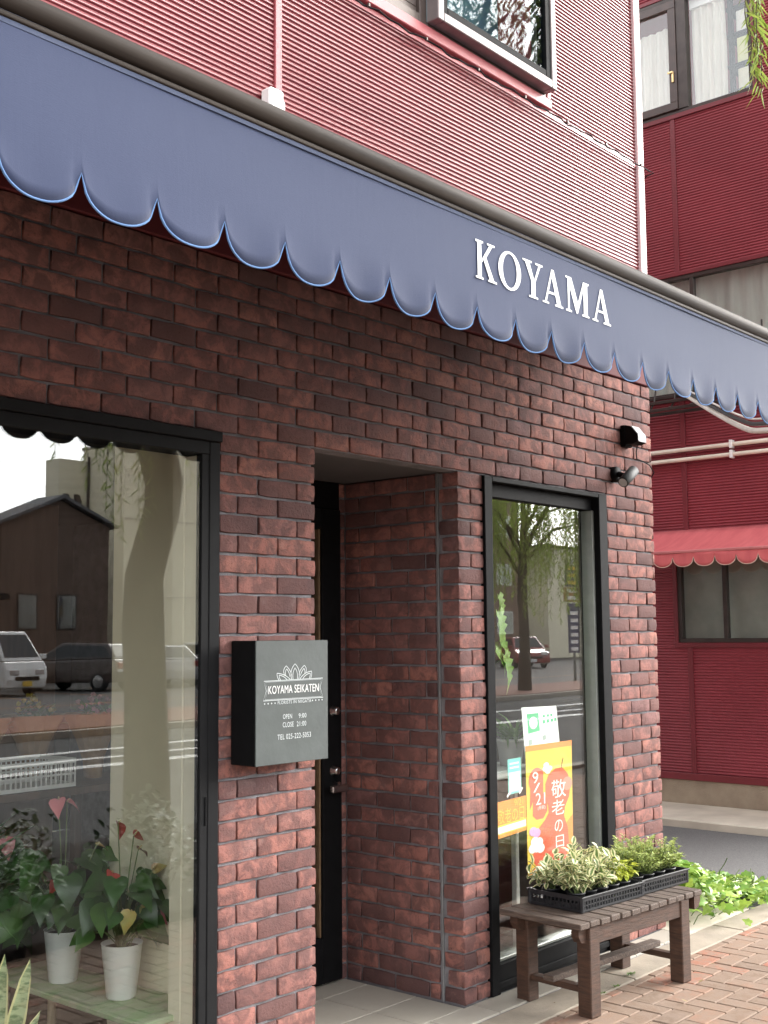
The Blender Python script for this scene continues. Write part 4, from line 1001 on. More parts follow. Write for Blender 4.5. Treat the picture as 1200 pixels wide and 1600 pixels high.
m.build('lattice', WHITEP, t); m = MB(); m.box(X0 + .007, X1 - .007, Y0 + .007, Y1 - .007, .842, .846); m.build('base', WHITEP, t)
m = MB(); m.cbox(3.62, 4.28, 3.1, 3.6, -.008, 2.45, .006)
tag(m.build('cabinet', simple('brown wooden cabinet', (.17, .095, .06), (.12, .065, .04), .5, 3, stretch=(8, 8, .8))), 'tall brown wooden cabinet in the back of the shop', 'cabinet')
t = thing('shelving_rack', 'dark shelving rack at the back of the shop', 'shelf', (3.2, 3.2, 0))
for z in (.4, 1.35, 1.80):
    m = MB(); m.cbox(2.5, 3.58, 3.1, 3.5, z, z + .03, .003); m.build('shelf_board', DARKW, t)
for x in (2.5, 3.54):
    m = MB(); m.cbox(x, x + .04, 3.501, 3.54, -.008, 2.2, .003); m.build('post', BLACKM, t)
m = MB(); m.cbox(3.22, 3.48, 3.14, 3.4, 1.381, 1.60, .005); tag(m.build('box', simple('dark storage box', (.02, .02, .02))), 'dark storage box on the shelving rack', 'box')
t = thing('potted_orchid', 'orchid with bare stems in a terracotta pot on the shelving rack', 'potted plant', (3.36, 3.25, 1.83))
m = MB(); m.lathe((3.36, 3.25, 0), [(0, 1.831), (.07, 1.831), (.10, 2.03), (.09, 2.03), (0, 2.01)], 24); m.build('pot', simple('brown pot', (.22, .10, .055), None, .6), t, True)
lf = MB(); st = MB()
for k in range(9): lf.leaf((3.36, 3.25, 2.01), rdir(5, 50), (0, 0, 1), rnd.uniform(.15, .24), LANCE, 1.2, 1, .2)
for k in range(5):
    d = rdir(60, 85); P = [Vector((3.36, 3.25, 2.01)) + d * .45 * i / 4 + Vector((.01 * i * i * (k - 2) * .3, 0, 0)) for i in range(5)]
    st.tube(P, .003, 5)
    for i in range(6): lf.leaf(P[-1] - d * .03 * i, rdir(-30, 60), (0, 0, 1), .05, ROUND, 1, .3, .2, 1)
st.build('stems', STEM, t); lf.build('foliage', [DEEP, simple('dull mauve petal', (.16, .08, .09))], t)
WRAP = simple('kraft paper', (.38, .22, .10), (.26, .15, .07), .6, 7)
FLOWR = [simple('red bloom', (.5, .05, .03)), simple('yellow bloom', (.6, .45, .06)), simple('pink bloom', (.55, .25, .3))]
for q, (x, y, lab) in enumerate(((3.52, 2.66, 'paper wrapped bouquet with red blooms on the dark table behind the white basket'), (3.82, 2.62, 'paper wrapped bouquet with yellow blooms on the dark table'), (4.10, 2.45, 'paper wrapped bouquet with pink blooms at the far table end'))):
    t = thing('bouquet', lab, 'bouquet', (x, y, .84), 0, 'wrapped bouquets on the dark table')
    m = MB(); prf = [(.05, .0), (.06, .10), (.10, .22), (.17, .36)]; n = 18; vs = []
    for r, h in prf:
        for k in range(n): rr = r * (1 + .12 * math.cos(k * 3.0) * h * 2); vs.append((x + rr * math.cos(2 * math.pi * k / n), y + rr * math.sin(2 * math.pi * k / n), .841 + h))
    m.add(vs, [(i * n + k, i * n + (k + 1) % n, (i + 1) * n + (k + 1) % n, (i + 1) * n + k) for i in range(3) for k in range(n)]); m.add([(x + .05 * math.cos(2 * math.pi * k / n), y + .05 * math.sin(2 * math.pi * k / n), .841) for k in range(n)], [tuple(range(n))]); m.build('wrap', WRAP, t)
    lf = MB()
    for k in range(70): lf.leaf(Vector((x, y, 1.10)) + rdir(10, 85) * rnd.uniform(.05, .16), rdir(0, 80), (0, 0, 1), .06, OVAL, 1, .3, .2)
    lf.build('foliage', MIDG, t); fl = MB()
    for k in range(16):
        c = Vector((x, y, 1.16)) + rdir(20, 88) * rnd.uniform(.08, .15)
        for i in range(8): fl.leaf(c, rdir(10, 80), (0, 0, 1), .028, ROUND, 1, -.5, .2)
    fl.build('blooms', FLOWR[q], t)

# ------------------------------------------------------------------ crimson building across the alley
NX = 10.3
nb = thing('crimson_building', 'dark crimson corrugated metal clad building across the alley', 'building', (12, 3, 0))
NP = .027
W1 = (1.05, 2.75, 6.64, 7.84); W2 = (.5, 3.2, 3.86, 5.03); W3 = (.3, 1.99, 1.53, 2.42)
def nsid(m, y0, y1, z0, z1): siding(m, y0, y1, z0, z1 - .0, NP, .0085, lambda y, d, z: (NX + .02 + d, y, z))
m = MB(); ya, yb = -.3, 8.0
SEAM = (1.855, 1.905)
def spans(a, b):
    if a < SEAM[0] and b > SEAM[1]: return [(a, SEAM[0]), (SEAM[1], b)]
    return [(a, b)]
for z0, z1, win in ((.335, W3[2] - .045, None), (W3[2] - .045, W3[3] + .04, W3), (W3[3] + .04, W2[2] - .04, None), (W2[2] - .04, W2[3] + .03, W2), (W2[3] + .03, W1[2] - .03, None), (W1[2] - .03, W1[3] + .03, W1), (W1[3] + .03, 11, None)):
    if win is None:
        for a, b in spans(ya, yb): nsid(m, a, b, z0, z1)
    else:
        nsid(m, ya, win[0] - .04, z0, z1); nsid(m, win[1] + .04, yb, z0, z1)
m.build('siding', SIDN, nb)
m = MB()
for z0, z1, win in ((.3, W3[2] - .02, None), (W3[2] - .02, W3[3] + .02, W3), (W3[3] + .02, W2[2] - .02, None), (W2[2] - .02, W2[3] + .02, W2), (W2[3] + .02, W1[2] - .02, None), (W1[2] - .02, W1[3] + .02, W1), (W1[3] + .02, 11.2, None)):
    if win is None: m.box(NX + .022, NX + .1, ya, yb, z0, z1)
    else: m.box(NX + .022, NX + .1, ya, win[0] - .02, z0, z1); m.box(NX + .022, NX + .1, win[1] + .02, yb, z0, z1)
m.box(NX + .101, 24, ya, ya + .1, .0, 11.2); m.box(NX + .101, 24, yb - .1, yb, 0, 11.2); m.box(NX - .02, 24.1, ya - .05, yb + .05, 11.201, 11.4)
m.build('wall', TRIMN, nb)
for z0, z1 in ((.335, W3[2] - .046), (W3[3] + .041, W2[2] - .041), (W2[3] + .031, W1[2] - .031)):
    m = MB(); m.cbox(NX + .004, NX + .0215, SEAM[0] + .001, SEAM[1] - .001, z0, z1, .002); m.build('seam_strip', TRIMN, nb)
m = MB(); m.cbox(NX - .012, NX + .10, ya, yb, .27, .334, .004); m.build('base_flashing', TRIMN, nb)
m = MB(); m.box(NX + .005, NX + .10, ya, yb, -.02, .2695); m.build('plinth', PLINTH, nb)
for wname, W, d in (('window', W3, .05), ('window', W2, .05), ('window', W1, .05)):
    y0, y1, z0, z1 = W
    m = MB(); m.cbox(NX - .004, NX + .06, y0 - .04, y1 + .04, z0 - .045, z0 - .0005, .003); m.cbox(NX - .004, NX + .06, y0 - .04, y1 + .04, z1 + .0005, z1 + .04, .003)
    m.cbox(NX - .004, NX + .06, y0 - .04, y0 - .0005, z0, z1, .003); m.cbox(NX - .004, NX + .06, y1 + .0005, y1 + .04, z0, z1, .003); m.build('window_trim', TRIMN, nb)
NFRAME = simple('dark bronze window frame', (.055, .042, .036), (.04, .03, .026), .4, 10, metal=.3)
def nwin(y0, y1, z0, z1, bars, fw=.04, label=None):
    m = MB(); a, b = NX + .006, NX + .07
    m.cbox(a, b, y0, y1, z0, z0 + fw, .003); m.cbox(a, b, y0, y1, z1 - fw, z1, .003)
    for y in [y0, y1 - fw] + bars: m.cbox(a, b, y, y + fw, z0 + fw + .0003, z1 - fw - .0003, .003)
    f = m.build('window', NFRAME, nb, label=label)
    m = MB(); m.box(NX + .035, NX + .041, y0 + fw * .8, y1 - fw * .8, z0 + fw * .8, z1 - fw * .8); m.build('pane', GLASS2, f); return f
f3 = nwin(*W3, [1.50], label='sliding frosted window under the red awning')
FROST = simple('frosted inner screen', (.34, .35, .29), (.24, .25, .21), .7, 2.5)
m = MB(); m.box(NX + .10, NX + .12, W3[0], W3[1], W3[2], W3[3]); m.build('screen', FROST, f3)
f2 = nwin(*W2, [1.72], label='long middle window with pale curtains')
def translucent(mt, fac):
    nt = mt.node_tree; bs = nt.nodes['Principled BSDF']; tr = N(nt, 'ShaderNodeBsdfTranslucent'); nt.links.new(bs.inputs['Base Color'].links[0].from_socket, tr.inputs[0])
    mx = N(nt, 'ShaderNodeMixShader'); mx.inputs[0].default_value = fac; nt.links.new(bs.outputs[0], mx.inputs[1]); nt.links.new(tr.outputs[0], mx.inputs[2]); nt.links.new(mx.outputs[0], nt.nodes['Material Output'].inputs[0])
CURT = simple('pale grey curtain', (.84, .88, .82), (.72, .76, .71), .9, 3, stretch=(1, 6, .6)); CURTW = simple('white curtain', (.90, .87, .80), (.82, .79, .72), .9, 3, stretch=(1, 6, .5))
translucent(CURT, .5); translucent(CURTW, .6)
def curtain(m, x, y0, y1, z0, z1, amp=.02, fold=.09):
    n = int((y1 - y0) / fold * 6) + 2; vs = []
    for i in range(n + 1):
        y = y0 + (y1 - y0) * i / n; dx = amp * math.sin(y / fold * 2 * math.pi) + amp * .5 * math.sin(y / fold * 2.7)
        vs += [(x + dx * 1.3, y, z0), (x + dx, y + .01 * math.sin(y * 31), (z0 + z1) / 2), (x + dx * .6, y, z1)]
    m.add(vs, [(3 * i + k, 3 * i + 3 + k, 3 * i + 4 + k, 3 * i + 1 + k) for i in range(n) for k in (0, 1)])
m = MB(); curtain(m, NX + .16, W2[0], W2[1], W2[2], W2[3], .02, .16); m.build('curtain', CURT, f2, True)
m = MB(); m.box(NX + .101, 23.9, ya + .101, yb - .101, 3.2, 3.3); m.box(NX + .101, 23.9, ya + .101, yb - .101, 5.45, 5.6); m.build('floor_slab', simple('pale floor slab', (.5, .48, .44), None, .8, 3), nb)
# top window: opening casement on the left, fixed light on the right
y0, y1, z0, z1 = W1
m = MB(); a, b = NX + .004, NX + .075
m.cbox(a, b, y0, y1, z0, z0 + .035, .003); m.cbox(a, b, y0, y1, z1 - .05, z1, .003); m.cbox(a, b, y0, y0 + .035, z0 + .0355, z1 - .0505, .003); m.cbox(a, b, y1 - .04, y1, z0 + .0355, z1 - .0505, .003)
m.cbox(a - .01, b, 1.70, 1.80, z0 + .0355, z1 - .0505, .003)
f1 = m.build('window', NFRAME, nb, label='upper window with white curtains and an open metal rack behind')
CASE = simple('brown casement sash', (.075, .05, .042), (.055, .038, .032), .4, 10)
m = MB(); a, b = NX - .02, NX + .03
m.cbox(a, b, 1.802, 2.70, z0 + .037, z0 + .115, .003); m.cbox(a, b, 1.802, 2.70, z1 - .13, z1 - .052, .003); m.cbox(a, b, 1.802, 1.88, z0 + .1155, z1 - .1305, .003); m.cbox(a, b, 2.62, 2.70, z0 + .1155, z1 - .1305, .003)
sash = m.build('casement', CASE, f1)
m = MB(); m.cbox(NX - .035, NX - .0205, 1.83, 1.85, 6.95, 7.06, .003); m.cbox(NX - .048, NX - .0355, 1.832, 1.885, 7.04, 7.06, .003); m.build('handle', simple('brass handle', (.7, .5, .25), None, .3, 10, metal=1), f1)
m = MB(); m.box(NX + .04, NX + .046, y0 + .03, 1.71, z0 + .03, z1 - .04); m.box(NX + .008, NX + .014, 1.87, 2.63, z0 + .11, z1 - .125); m.build('pane', GLASS2, f1)
m = MB(); curtain(m, NX + .13, 1.36, 1.70, z0 + .04, z1 - .09, .022, .07); m.build('curtain', CURTW, f1, True)
m = MB(); curtain(m, NX + .13, 1.82, 2.70, z0 + .06, z1 - .24, .022, .08); m.build('curtain', CURTW, f1, True)
m = MB(); m.cbox(NX + .09, NX + .12, 1.06, 1.70, z1 - .15, z1 - .055, .003); m.build('curtain_box', WHITEP, f1)
m = MB(); m.prism([(2.28, 7.46), (2.70, 7.60), (2.70, 7.46), (2.40, 7.22)], NX + .05, NX + .054, plane='YZ'); m.build('pennant', simple('bright red pennant', (.6, .03, .03), None, .6), f1)
rk = thing('metal_rack', 'dark slotted metal rack with shelves behind the upper window', 'shelf', (NX + .35, 1.1, 6.5))
for y in (1.30, .72):
    m = MB(); m.cbox(NX + .17, NX + .21, y, y + .045, 6.55, 7.8, .002); m.build('post', BLACKM, rk)
for z in (6.76, 7.02, 7.33, 7.60):
    m = MB(); m.cbox(NX + .2105, NX + .55, .70, 1.38, z, z + .035, .002); m.build('shelf_board', BLACKM, rk)
for k, (z, h, c) in enumerate(((6.797, .20, (.86, .85, .62)), (7.057, .25, (.84, .85, .42)), (7.367, .21, (.88, .86, .78)))):
    m = MB(); m.cbox(NX + .225, NX + .52, .77, 1.285, z, z + h, .004)
    tag(m.build('box', simple('pale carton %d' % k, c)), ['pale carton on the lowest shelf of the metal rack', 'lime coloured carton on the middle shelf of the metal rack', 'cream carton on the upper shelf of the metal rack'][k], 'box')
# window guard below the middle window
wg = thing('window_guard', 'dark metal window guard with curved bars under the middle window', 'railing', (NX - .1, 1.6, 3.7))
for x, z in ((NX - .03, 3.86), (NX - .12, 3.80), (NX - .17, 3.72), (NX - .06, 3.70)):
    m = MB(); m.cbox(x - .008, x + .008, .5, 3.2, z - .015, z + .015, .003); m.build('rail', NFRAME, wg)
for k in range(12):
    y = .62 + k * .215; m = MB(); m.tube([(NX - .02, y, 4.45), (NX - .035, y, 3.95), (NX - .07, y, 3.82), (NX - .15, y, 3.735), (NX - .178, y, 3.735)], .009, 8); m.build('bar', NFRAME, wg, True)
# red awning over the lower window
ra = thing('awning', 'small coral red scalloped awning over the frosted window', 'awning', (NX - .35, 1.5, 2.3))
REDC = simple('coral red awning cloth', (.66, .15, .155), (.58, .115, .125), .75, 3, stretch=(1, 5, 1))
m = MB(); vs = []; n = 40
for i in range(n + 1):
    y = .1 + 2.35 * i / n
    for k in range(7):
        t = k / 6; vs.append((NX - .005 - .66 * t, y, 2.58 - .25 * t - .02 * math.sin(math.pi * t) + .006 * math.sin(y * 9) * math.sin(math.pi * t)))
m.add(vs, [(i * 7 + k, i * 7 + k + 1, (i + 1) * 7 + k + 1, (i + 1) * 7 + k) for i in range(n) for k in range(6)])
o = m.build('cover', REDC, ra, True); md = o.modifiers.new('thickness', 'SOLIDIFY'); md.thickness = .002
m = MB(); g2 = []; rw_ = .197; pip = MB()
for q in range(12):
    for c in range(14 + (1 if q == 11 else 0)):
        u = c / 14; s_ = 2 * u - 1; y = .1 + (q + u) * rw_; zb = 2.20 + .082 * (1 - math.sqrt(max(0, 1 - abs(s_) ** 2.2))); col = []
        for k in range(5): col.append((NX - .668 + .004 * math.sin(y * 8 + k), y, 2.325 + (zb - 2.325) * k / 4))
        g2.append(col)
m.add([p for c in g2 for p in c], [(i * 5 + k, i * 5 + k + 1, (i + 1) * 5 + k + 1, (i + 1) * 5 + k) for i in range(len(g2) - 1) for k in range(4)])
o = m.build('valance', REDC, ra, True); md = o.modifiers.new('thickness', 'SOLIDIFY'); md.thickness = .002
pip.tube([c[-1] for c in g2], .004, 5); pip.build('binding', simple('pale edge tape', (.75, .55, .45)), o, True)
m = MB(); m.cbox(NX - .676, NX - .640, .1, 2.45, 2.318, 2.345, .006); m.build('front_bar', simple('coral bar', (.6, .2, .2)), ra)
for z in (3.338, 3.245):
    t = thing('conduit', 'cream conduit pipe clamped to the crimson wall, %s of the pair' % ('upper' if z > 3.3 else 'lower'), 'pipe', (NX - .03, 1.5, z), 0, 'conduits on the crimson wall')
    m = MB(); m.tube([(NX - .03, -.3, z), (NX - .03, 3.4, z)], .020, 12); m.build('pipe', simple('cream plastic pipe', (.78, .70, .58), None, .45, 5), t, True)
    for y in (1.38, 2.9):
        m = MB(); m.cbox(NX - .056, NX + .004, y - .014, y + .014, z - .035, z + .04, .003); m.build('clamp', WHITEP, t)
# service cables crossing the alley
for k, (c, lab) in enumerate((((.72, .70, .62), 'thick cream service cable slung across the alley'), ((.02, .02, .02), 'black service cable slung beside the cream cable'), ((.75, .73, .66), 'thin pale wire slung above the black cable'))):
    o3 = (0, .05, .085)[k]; ctl = [Vector((NX - .01, 1.92, 3.93 + o3 * .6)), Vector((8.9, .72, 3.27 + o3)), Vector((8.0, .06, 3.03 + o3)), Vector((7.4, -.75, 2.97 + o3)), Vector((7.6, -2.4, 3.15 + o3)), Vector((8.4, -4.25, 3.9 + o3))]
    pts = []
    for i in range(len(ctl) - 1):
        p0, p1, p2, p3 = ctl[max(i - 1, 0)], ctl[i], ctl[i + 1], ctl[min(i + 2, len(ctl) - 1)]
        for j in range(8):
            t = j / 8; pts.append(.5 * ((2 * p1) + (p2 - p0) * t + (2 * p0 - 5 * p1 + 4 * p2 - p3) * t * t + (3 * p1 - p0 - 3 * p2 + p3) * t ** 3))
    pts.append(ctl[-1])
    m = MB(); m.tube(pts, (.021, .016, .008)[k], 10)
    tag(m.build('service_cable', simple('cable sheath %d' % k, c, None, .5, 8), None, True), lab, 'cable', 'service cables over the alley')
ty = thing('utility_pole', 'grey concrete utility pole on the kerb edge holding the service cables', 'pole', (8.45, -4.4, 0))
m = MB(); m.lathe((8.45, -4.4, 0), [(.15, -.07), (.135, 4), (.11, 9.5), (0, 9.5)], 20); m.build('shaft', CONC, ty, True)
m = MB(); m.cbox(8.25, 8.65, -4.28, -4.22, 3.86, 3.93, .004); m.build('bracket', STEEL, ty)

# ------------------------------------------------------------------ willows
BARK = simple('willow bark', (.115, .085, .055), (.055, .042, .03), .95, 9, bmp=.9, stretch=(3, 3, .7), bscale=18)
WIL = leaf_mat('willow leaf', (.26, .38, .06), (.42, .50, .11), trans=.4)
WLEAF = [(0, .01), (.3, .06), (.65, .045), (1, 0)]
def strand(lf, st, top, length, dx=0, dy=0, leafL=.09, dens=30, ws=1.0):
    P = [Vector((top[0] + dx * (i / 8) ** 1.4 + rnd.uniform(-.012, .012), top[1] + dy * (i / 8) ** 1.4 + rnd.uniform(-.012, .012), top[2] - length * i / 8)) for i in range(9)]
    st.tube(P, .0025 * ws, 4, caps=False)
    n_ = int(length * dens)
    for k in range(n_):
        f = (k + rnd.random()) / n_ * 8; i = min(7, int(f)); p = P[i].lerp(P[i + 1], f - i)
        a = rnd.uniform(0, 6.28); lf.leaf(p, (math.cos(a) * .55, math.sin(a) * .55, rnd.uniform(-1.2, -.3)), (math.cos(a + 1), math.sin(a + 1), .4), leafL * rnd.uniform(.7, 1.25), WLEAF, ws, rnd.uniform(-.3, .8), .2)
wt = thing('willow_tree', 'weeping willow with a leaning trunk on the pavement before the shop', 'tree', (5.85, -4.2, 0))
m = MB(); m.tube([(5.86, -4.2, -.07), (5.86, -4.2, .15), (5.85, -4.2, .6), (5.83, -4.2, 1.2), (5.80, -4.2, 1.7), (5.81, -4.2, 2.1), (5.97, -4.2, 2.62), (6.0, -4.2, 2.85), (5.90, -4.2, 3.15), (5.82, -4.22, 3.6), (5.85, -4.3, 4.4), (5.95, -4.35, 5.3)], [.24, .18, .165, .158, .155, .15, .145, .15, .155, .15, .12, .07], 18)
tv = []
for i_, (a_, b_, c_) in enumerate(m.v):
    k_ = 1 + .10 * math.sin(i_ * 7.3 + c_ * 11) * math.sin(c_ * 23 + i_) ; cx0 = sum(m.v[(i_ // 18) * 18 + q_][0] for q_ in range(18)) / 18; tv.append((cx0 + (a_ - cx0) * k_, -4.2 + (b_ + 4.2) * k_, c_))
m.v = tv
m.build('trunk', BARK, wt, True)
lm = MB(); st = MB(); lf = MB()
def limb(P, r0):
    n_ = len(P); lm.tube(P, [r0 * (1 - .8 * i / (n_ - 1)) for i in range(n_)], 8)
ends = []
for k in range(11):
    a = k * 2.4; rr = rnd.uniform(1.1, 2.1); e = Vector((5.9 + rr * 1.25 * math.cos(a), -4.5 + min(rr * math.sin(a), 1.5), rnd.uniform(5.2, 6.6)))
    b = Vector((5.86, -4.28, rnd.uniform(3.9, 5.0))); limb([b, b.lerp(e, .4) + Vector((0, 0, .5)), b.lerp(e, .75) + Vector((0, 0, .55)), e], .055)
    ends.append((b, e))
for k in range(46):
    b, e = ends[k % 11]; f = rnd.uniform(.45, 1.05); p = b.lerp(e, f) + Vector((rnd.gauss(0, .22), rnd.gauss(0, .15), .3))
    if p.y > -2.55: p.y = -2.55 - rnd.random() * .3
    zend = rnd.uniform(2.9, 4.2); strand(lf, st, p, p.z - zend, rnd.uniform(-.15, .15), rnd.uniform(-.15, 0), .095, 24)
for px, py, z1 in ((5.10, -4.0, 2.75), (5.14, -3.95, 2.9), (5.3, -4.05, 2.55), (5.32, -4.0, 2.5), (5.27, -4.1, 2.9), (5.58, -4.0, 2.4), (5.62, -3.9, 2.55), (5.66, -4.05, 2.5), (5.4, -4.0, 2.35)):
    strand(lf, st, (px, py, 5.3), 5.3 - z1, .03, 0, .095, 34)
limb([Vector((5.86, -4.3, 4.6)), Vector((5.7, -3.2, 5.5)), Vector((5.3, -2.0, 5.75)), Vector((5.15, -1.25, 5.5)), Vector((5.13, -1.15, 5.25))], .045)
for px, py, z1 in ((5.13, -1.15, 4.16), (5.15, -1.165, 4.10), (5.11, -1.14, 4.2), (5.17, -1.15, 4.13), (5.07, -1.14, 4.36), (5.20, -1.15, 4.3), (5.12, -1.17, 4.22)):
    strand(lf, st, (px, py, 5.25), 5.25 - z1, .0, 0, .085, 44)
lm.build('limbs', BARK, wt, True); st.add(lf.v, lf.f, 1); st.build('crown', [BARK, WIL], wt)
def far_willow(x, y, lab, n_=150, H=6.4, RR=2.3, zmin=1.9, lmax=3.4):
    t = thing('willow_tree', lab, 'tree', (x, y, 0), 0)
    m = MB(); m.tube([(x, y, -.1), (x + .05, y, 1.2), (x - .05, y, 2.6), (x + .1, y, 4.2), (x + .1, y, H - .8)], [.22, .17, .15, .12, .05], 12)
    for k in range(9):
        a = k * 2.4; e = Vector((x + RR * .8 * math.cos(a), y + RR * .8 * math.sin(a), H - rnd.uniform(.2, 1.6))); b = Vector((x, y, rnd.uniform(2.6, H - 1.6))); m.tube([b, b.lerp(e, .5) + Vector((0, 0, .4)), e], [.06, .045, .02], 6)
    lf = MB(); st = m
    for k in range(n_):
        a = rnd.uniform(0, 6.28); rr = RR * math.sqrt(rnd.random()); z = H - .22 * rr * rr + rnd.uniform(-.5, .4); strand(lf, st, (x + rr * math.cos(a), y + rr * math.sin(a), z), min(rnd.uniform(1.0, lmax), z - zmin), 0, 0, .17, 15, 1.4)
    m.build('trunk', BARK, t, True); lf.build('crown', WIL, t)
far_willow(29.0, -16.4, 'weeping willow on the far pavement across the road, nearer the shop', 300)
far_willow(10.0, -4.9, 'weeping willow on the near pavement past the utility pole', 190, 10.6, 2.2, 3.75, 5.5)
far_willow(47.0, -17.0, 'weeping willow on the far pavement, farther along the road', 110)

# ------------------------------------------------------------------ unseen bed of shrubs, added to darken paving mirrored in the left window
m = MB(); m.cbox(2.4, 8.0, -4.70, -2.25, -.06, .05, .01); o = struct(m.build('added_shrub_bed', SOIL))
SHRUB = leaf_mat('dark shrub leaf', (.035, .075, .025), (.07, .125, .035), trans=.15)
for q in range(16):
    x = 2.75 + q * .32 + rnd.uniform(-.06, .06); y = -2.55 - (q % 3) * .5 + rnd.uniform(-.08, .08)
    lf = MB(); st = MB()
    for k in range(150):
        d = rdir(5, 88); p = Vector((x, y, .05)) + Vector((d.x * .34, d.y * .34, d.z * .48)) * rnd.uniform(.55, 1.05); lf.leaf(p, rdir(-10, 70), (0, 0, 1), rnd.uniform(.05, .085), OVAL, 1, .5, .2)
    for k in range(6): d = rdir(35, 85); st.tube([(x, y, .04), Vector((x, y, .05)) + d * .36], .006, 5)
    t = thing('added_shrub', 'low dark green bush added to darken the window reflection, %s' % ('next to the willow trunk' if abs(x - 5.85) < .6 else 'left of the willow' if x < 5.85 else 'right of the willow'), 'added_shrub', (x, y, .05), 0, 'added shrubs in the unseen bed')
    st.build('stems', BARK, t); lf.build('foliage', SHRUB, t)
# ------------------------------------------------------------------ across the road (seen in the panes)
def wall_box(m, x0, x1, y0, y1, z1, z0=-.12): m.cbox(x0, x1, y0, y1, z0, z1, .03)
BEIGE = simple('beige rendered wall', (.80, .75, .58), (.74, .69, .54), .85, .5)
t = thing('grey_rendered_building', 'plain grey rendered building across the road at the left', 'building', (-20, -42, 0))
m = MB(); wall_box(m, -60, 7.5, -52, -37, 9.5); m.build('wall', simple('grey render', (.30, .29, .28), (.25, .245, .24), .85, .6), t)
for k in range(12):
    for z in (1.2, 5.4):
        x = -58 + k * 5.3; m = MB(); m.cbox(x, x + 2.2, -36.999, -36.94, z, z + 1.9, .02); w_ = m.build('window', NFRAME, t); m = MB(); m.box(x + .08, x + 2.12, -36.9395, -36.935, z + .08, z + 1.82); m.build('pane', GLASS2, w_)
t = thing('white_tiled_shop', 'pale grey tiled shop building adjoining the flower shop on the left', 'building', (-8, 4, 0))
m = MB(); m.cbox(-16, -2.35, -.1, 8, -.1, 9.2, .02); m.build('wall', simple('pale grey tiles', (.36, .36, .35), (.31, .31, .30), .6, 2), t)
m = MB(); m.cbox(-14, -4, -.18, -.101, .0, 2.6, .01); m.build('shutter', simple('grey roller shutter', (.28, .29, .30), (.24, .25, .26), .45, 3, stretch=(.2, 1, 30)), t)
t = thing('beige_building', 'plain beige rendered building beyond the car park', 'building', (38, -44, 0))
m = MB(); wall_box(m, 30.8, 52, -41, -38, 9.85); m.build('wall', BEIGE, t)
m = MB(); wall_box(m, 29.3, 30.79, -41.6, -40.6, 9.3); m.build('annex', BEIGE, t)
m = MB(); m.cbox(30.75, 52.05, -41.05, -37.95, 9.851, 9.97, .02); m.build('parapet', CONC, t)
m = MB(); m.tube([(30.73, -40.5, 0), (30.73, -40.5, 9.5)], .05, 10); m.build('drainpipe', BRONZE, t, True)
for z in (3.3, 6.6):
    m = MB(); m.cbox(30.85, 51.9, -37.999, -37.97, z, z + .05, .004); m.build('string_course', CONC, t)
for x in (29.55, 30.1):
    m = MB(); m.prism([(-40.599, 7.8), (-40.40, 7.45), (-40.40, 7.4), (-40.599, 7.4)], x, x + .28, plane='YZ'); m.build('vent_hood', BRONZE, t)
for x in (35.2, 40.0, 45.0):
    m = MB(); m.cbox(x, x + 1.2, -37.999, -37.94, 3.9, 5.2, .02); w_ = m.build('window', NFRAME, t); m = MB(); m.box(x + .08, x + 1.12, -37.9395, -37.935, 3.98, 5.12); m.build('pane', GLASS2, w_)
t = thing('gabled_house', 'dark brown gabled house beyond the car park beside the beige building', 'house', (26.5, -36, 0))
m = MB(); m.prism([(24.1, -.12), (28.9, -.12), (28.9, 5.98), (26.6, 6.95), (24.1, 5.85)], -37.9, -36.4); m.build('wall', simple('dark brown boarded wall', (.13, .085, .065), (.10, .066, .05), .8, 2, stretch=(4, 4, .5)), t)
m = MB(); m.prism([(23.85, 5.8), (26.6, 7.0), (29.15, 5.93), (29.15, 6.03), (26.6, 7.14), (23.85, 5.93)], -37.93, -36.1); m.build('roof', simple('grey roof tiles', (.12, .12, .13), (.08, .08, .085), .7, 4), t)
for x in (24.8, 26.5):
    m = MB(); m.cbox(x, x + .9, -36.399, -36.35, 1.9, 3.3, .02); w_ = m.build('window', NFRAME, t); m = MB(); m.box(x + .07, x + .83, -36.3495, -36.345, 1.97, 3.23); m.build('pane', GLASS2, w_)
t = thing('grey_house', 'mauve grey house with a low roof at the left end of the car park', 'house', (17, -38, 0))
m = MB(); wall_box(m, 8, 24.0, -46, -37, 5.3); m.build('wall', simple('mauve grey siding', (.22, .185, .19), (.18, .155, .16), .8, 1.5, stretch=(.5, .5, 6)), t)
m = MB(); m.prism([(-36.4, 5.45), (-36.4, 5.58), (-41.5, 7.3), (-46.6, 5.58), (-46.6, 5.45)], 7.6, 23.8, plane='YZ'); m.build('roof', simple('slate roof', (.13, .13, .14), (.09, .09, .1), .7, 4), t)
m = MB(); m.cbox(8, 23.9, -36.998, -35.4, 3.0, 3.25, .02); m.build('canopy', CHARC, t)
for k in range(6):
    x = 8.6 + k * 2.55; m = MB(); m.cbox(x, x + 1.5, -36.999, -36.94, .9, 2.6, .02); w_ = m.build('window', NFRAME, t); m = MB(); m.box(x + .08, x + 1.42, -36.9395, -36.935, .98, 2.52); m.build('pane', GLASS2, w_)
    m = MB(); m.cbox(x + .2, x + 1.3, -36.999, -36.94, 3.7, 4.8, .02); w_ = m.build('window', NFRAME, t); m = MB(); m.box(x + .28, x + 1.22, -36.9395, -36.935, 3.78, 4.72); m.build('pane', GLASS2, w_)
t = thing('tiled_building', 'brown tiled apartment block far along the road', 'building', (62, -48, 0))
m = MB(); wall_box(m, 56, 69, -58, -44, 15); m.build('wall', simple('brown tile cladding', (.32, .22, .17), (.26, .18, .14), .8, 3), t)
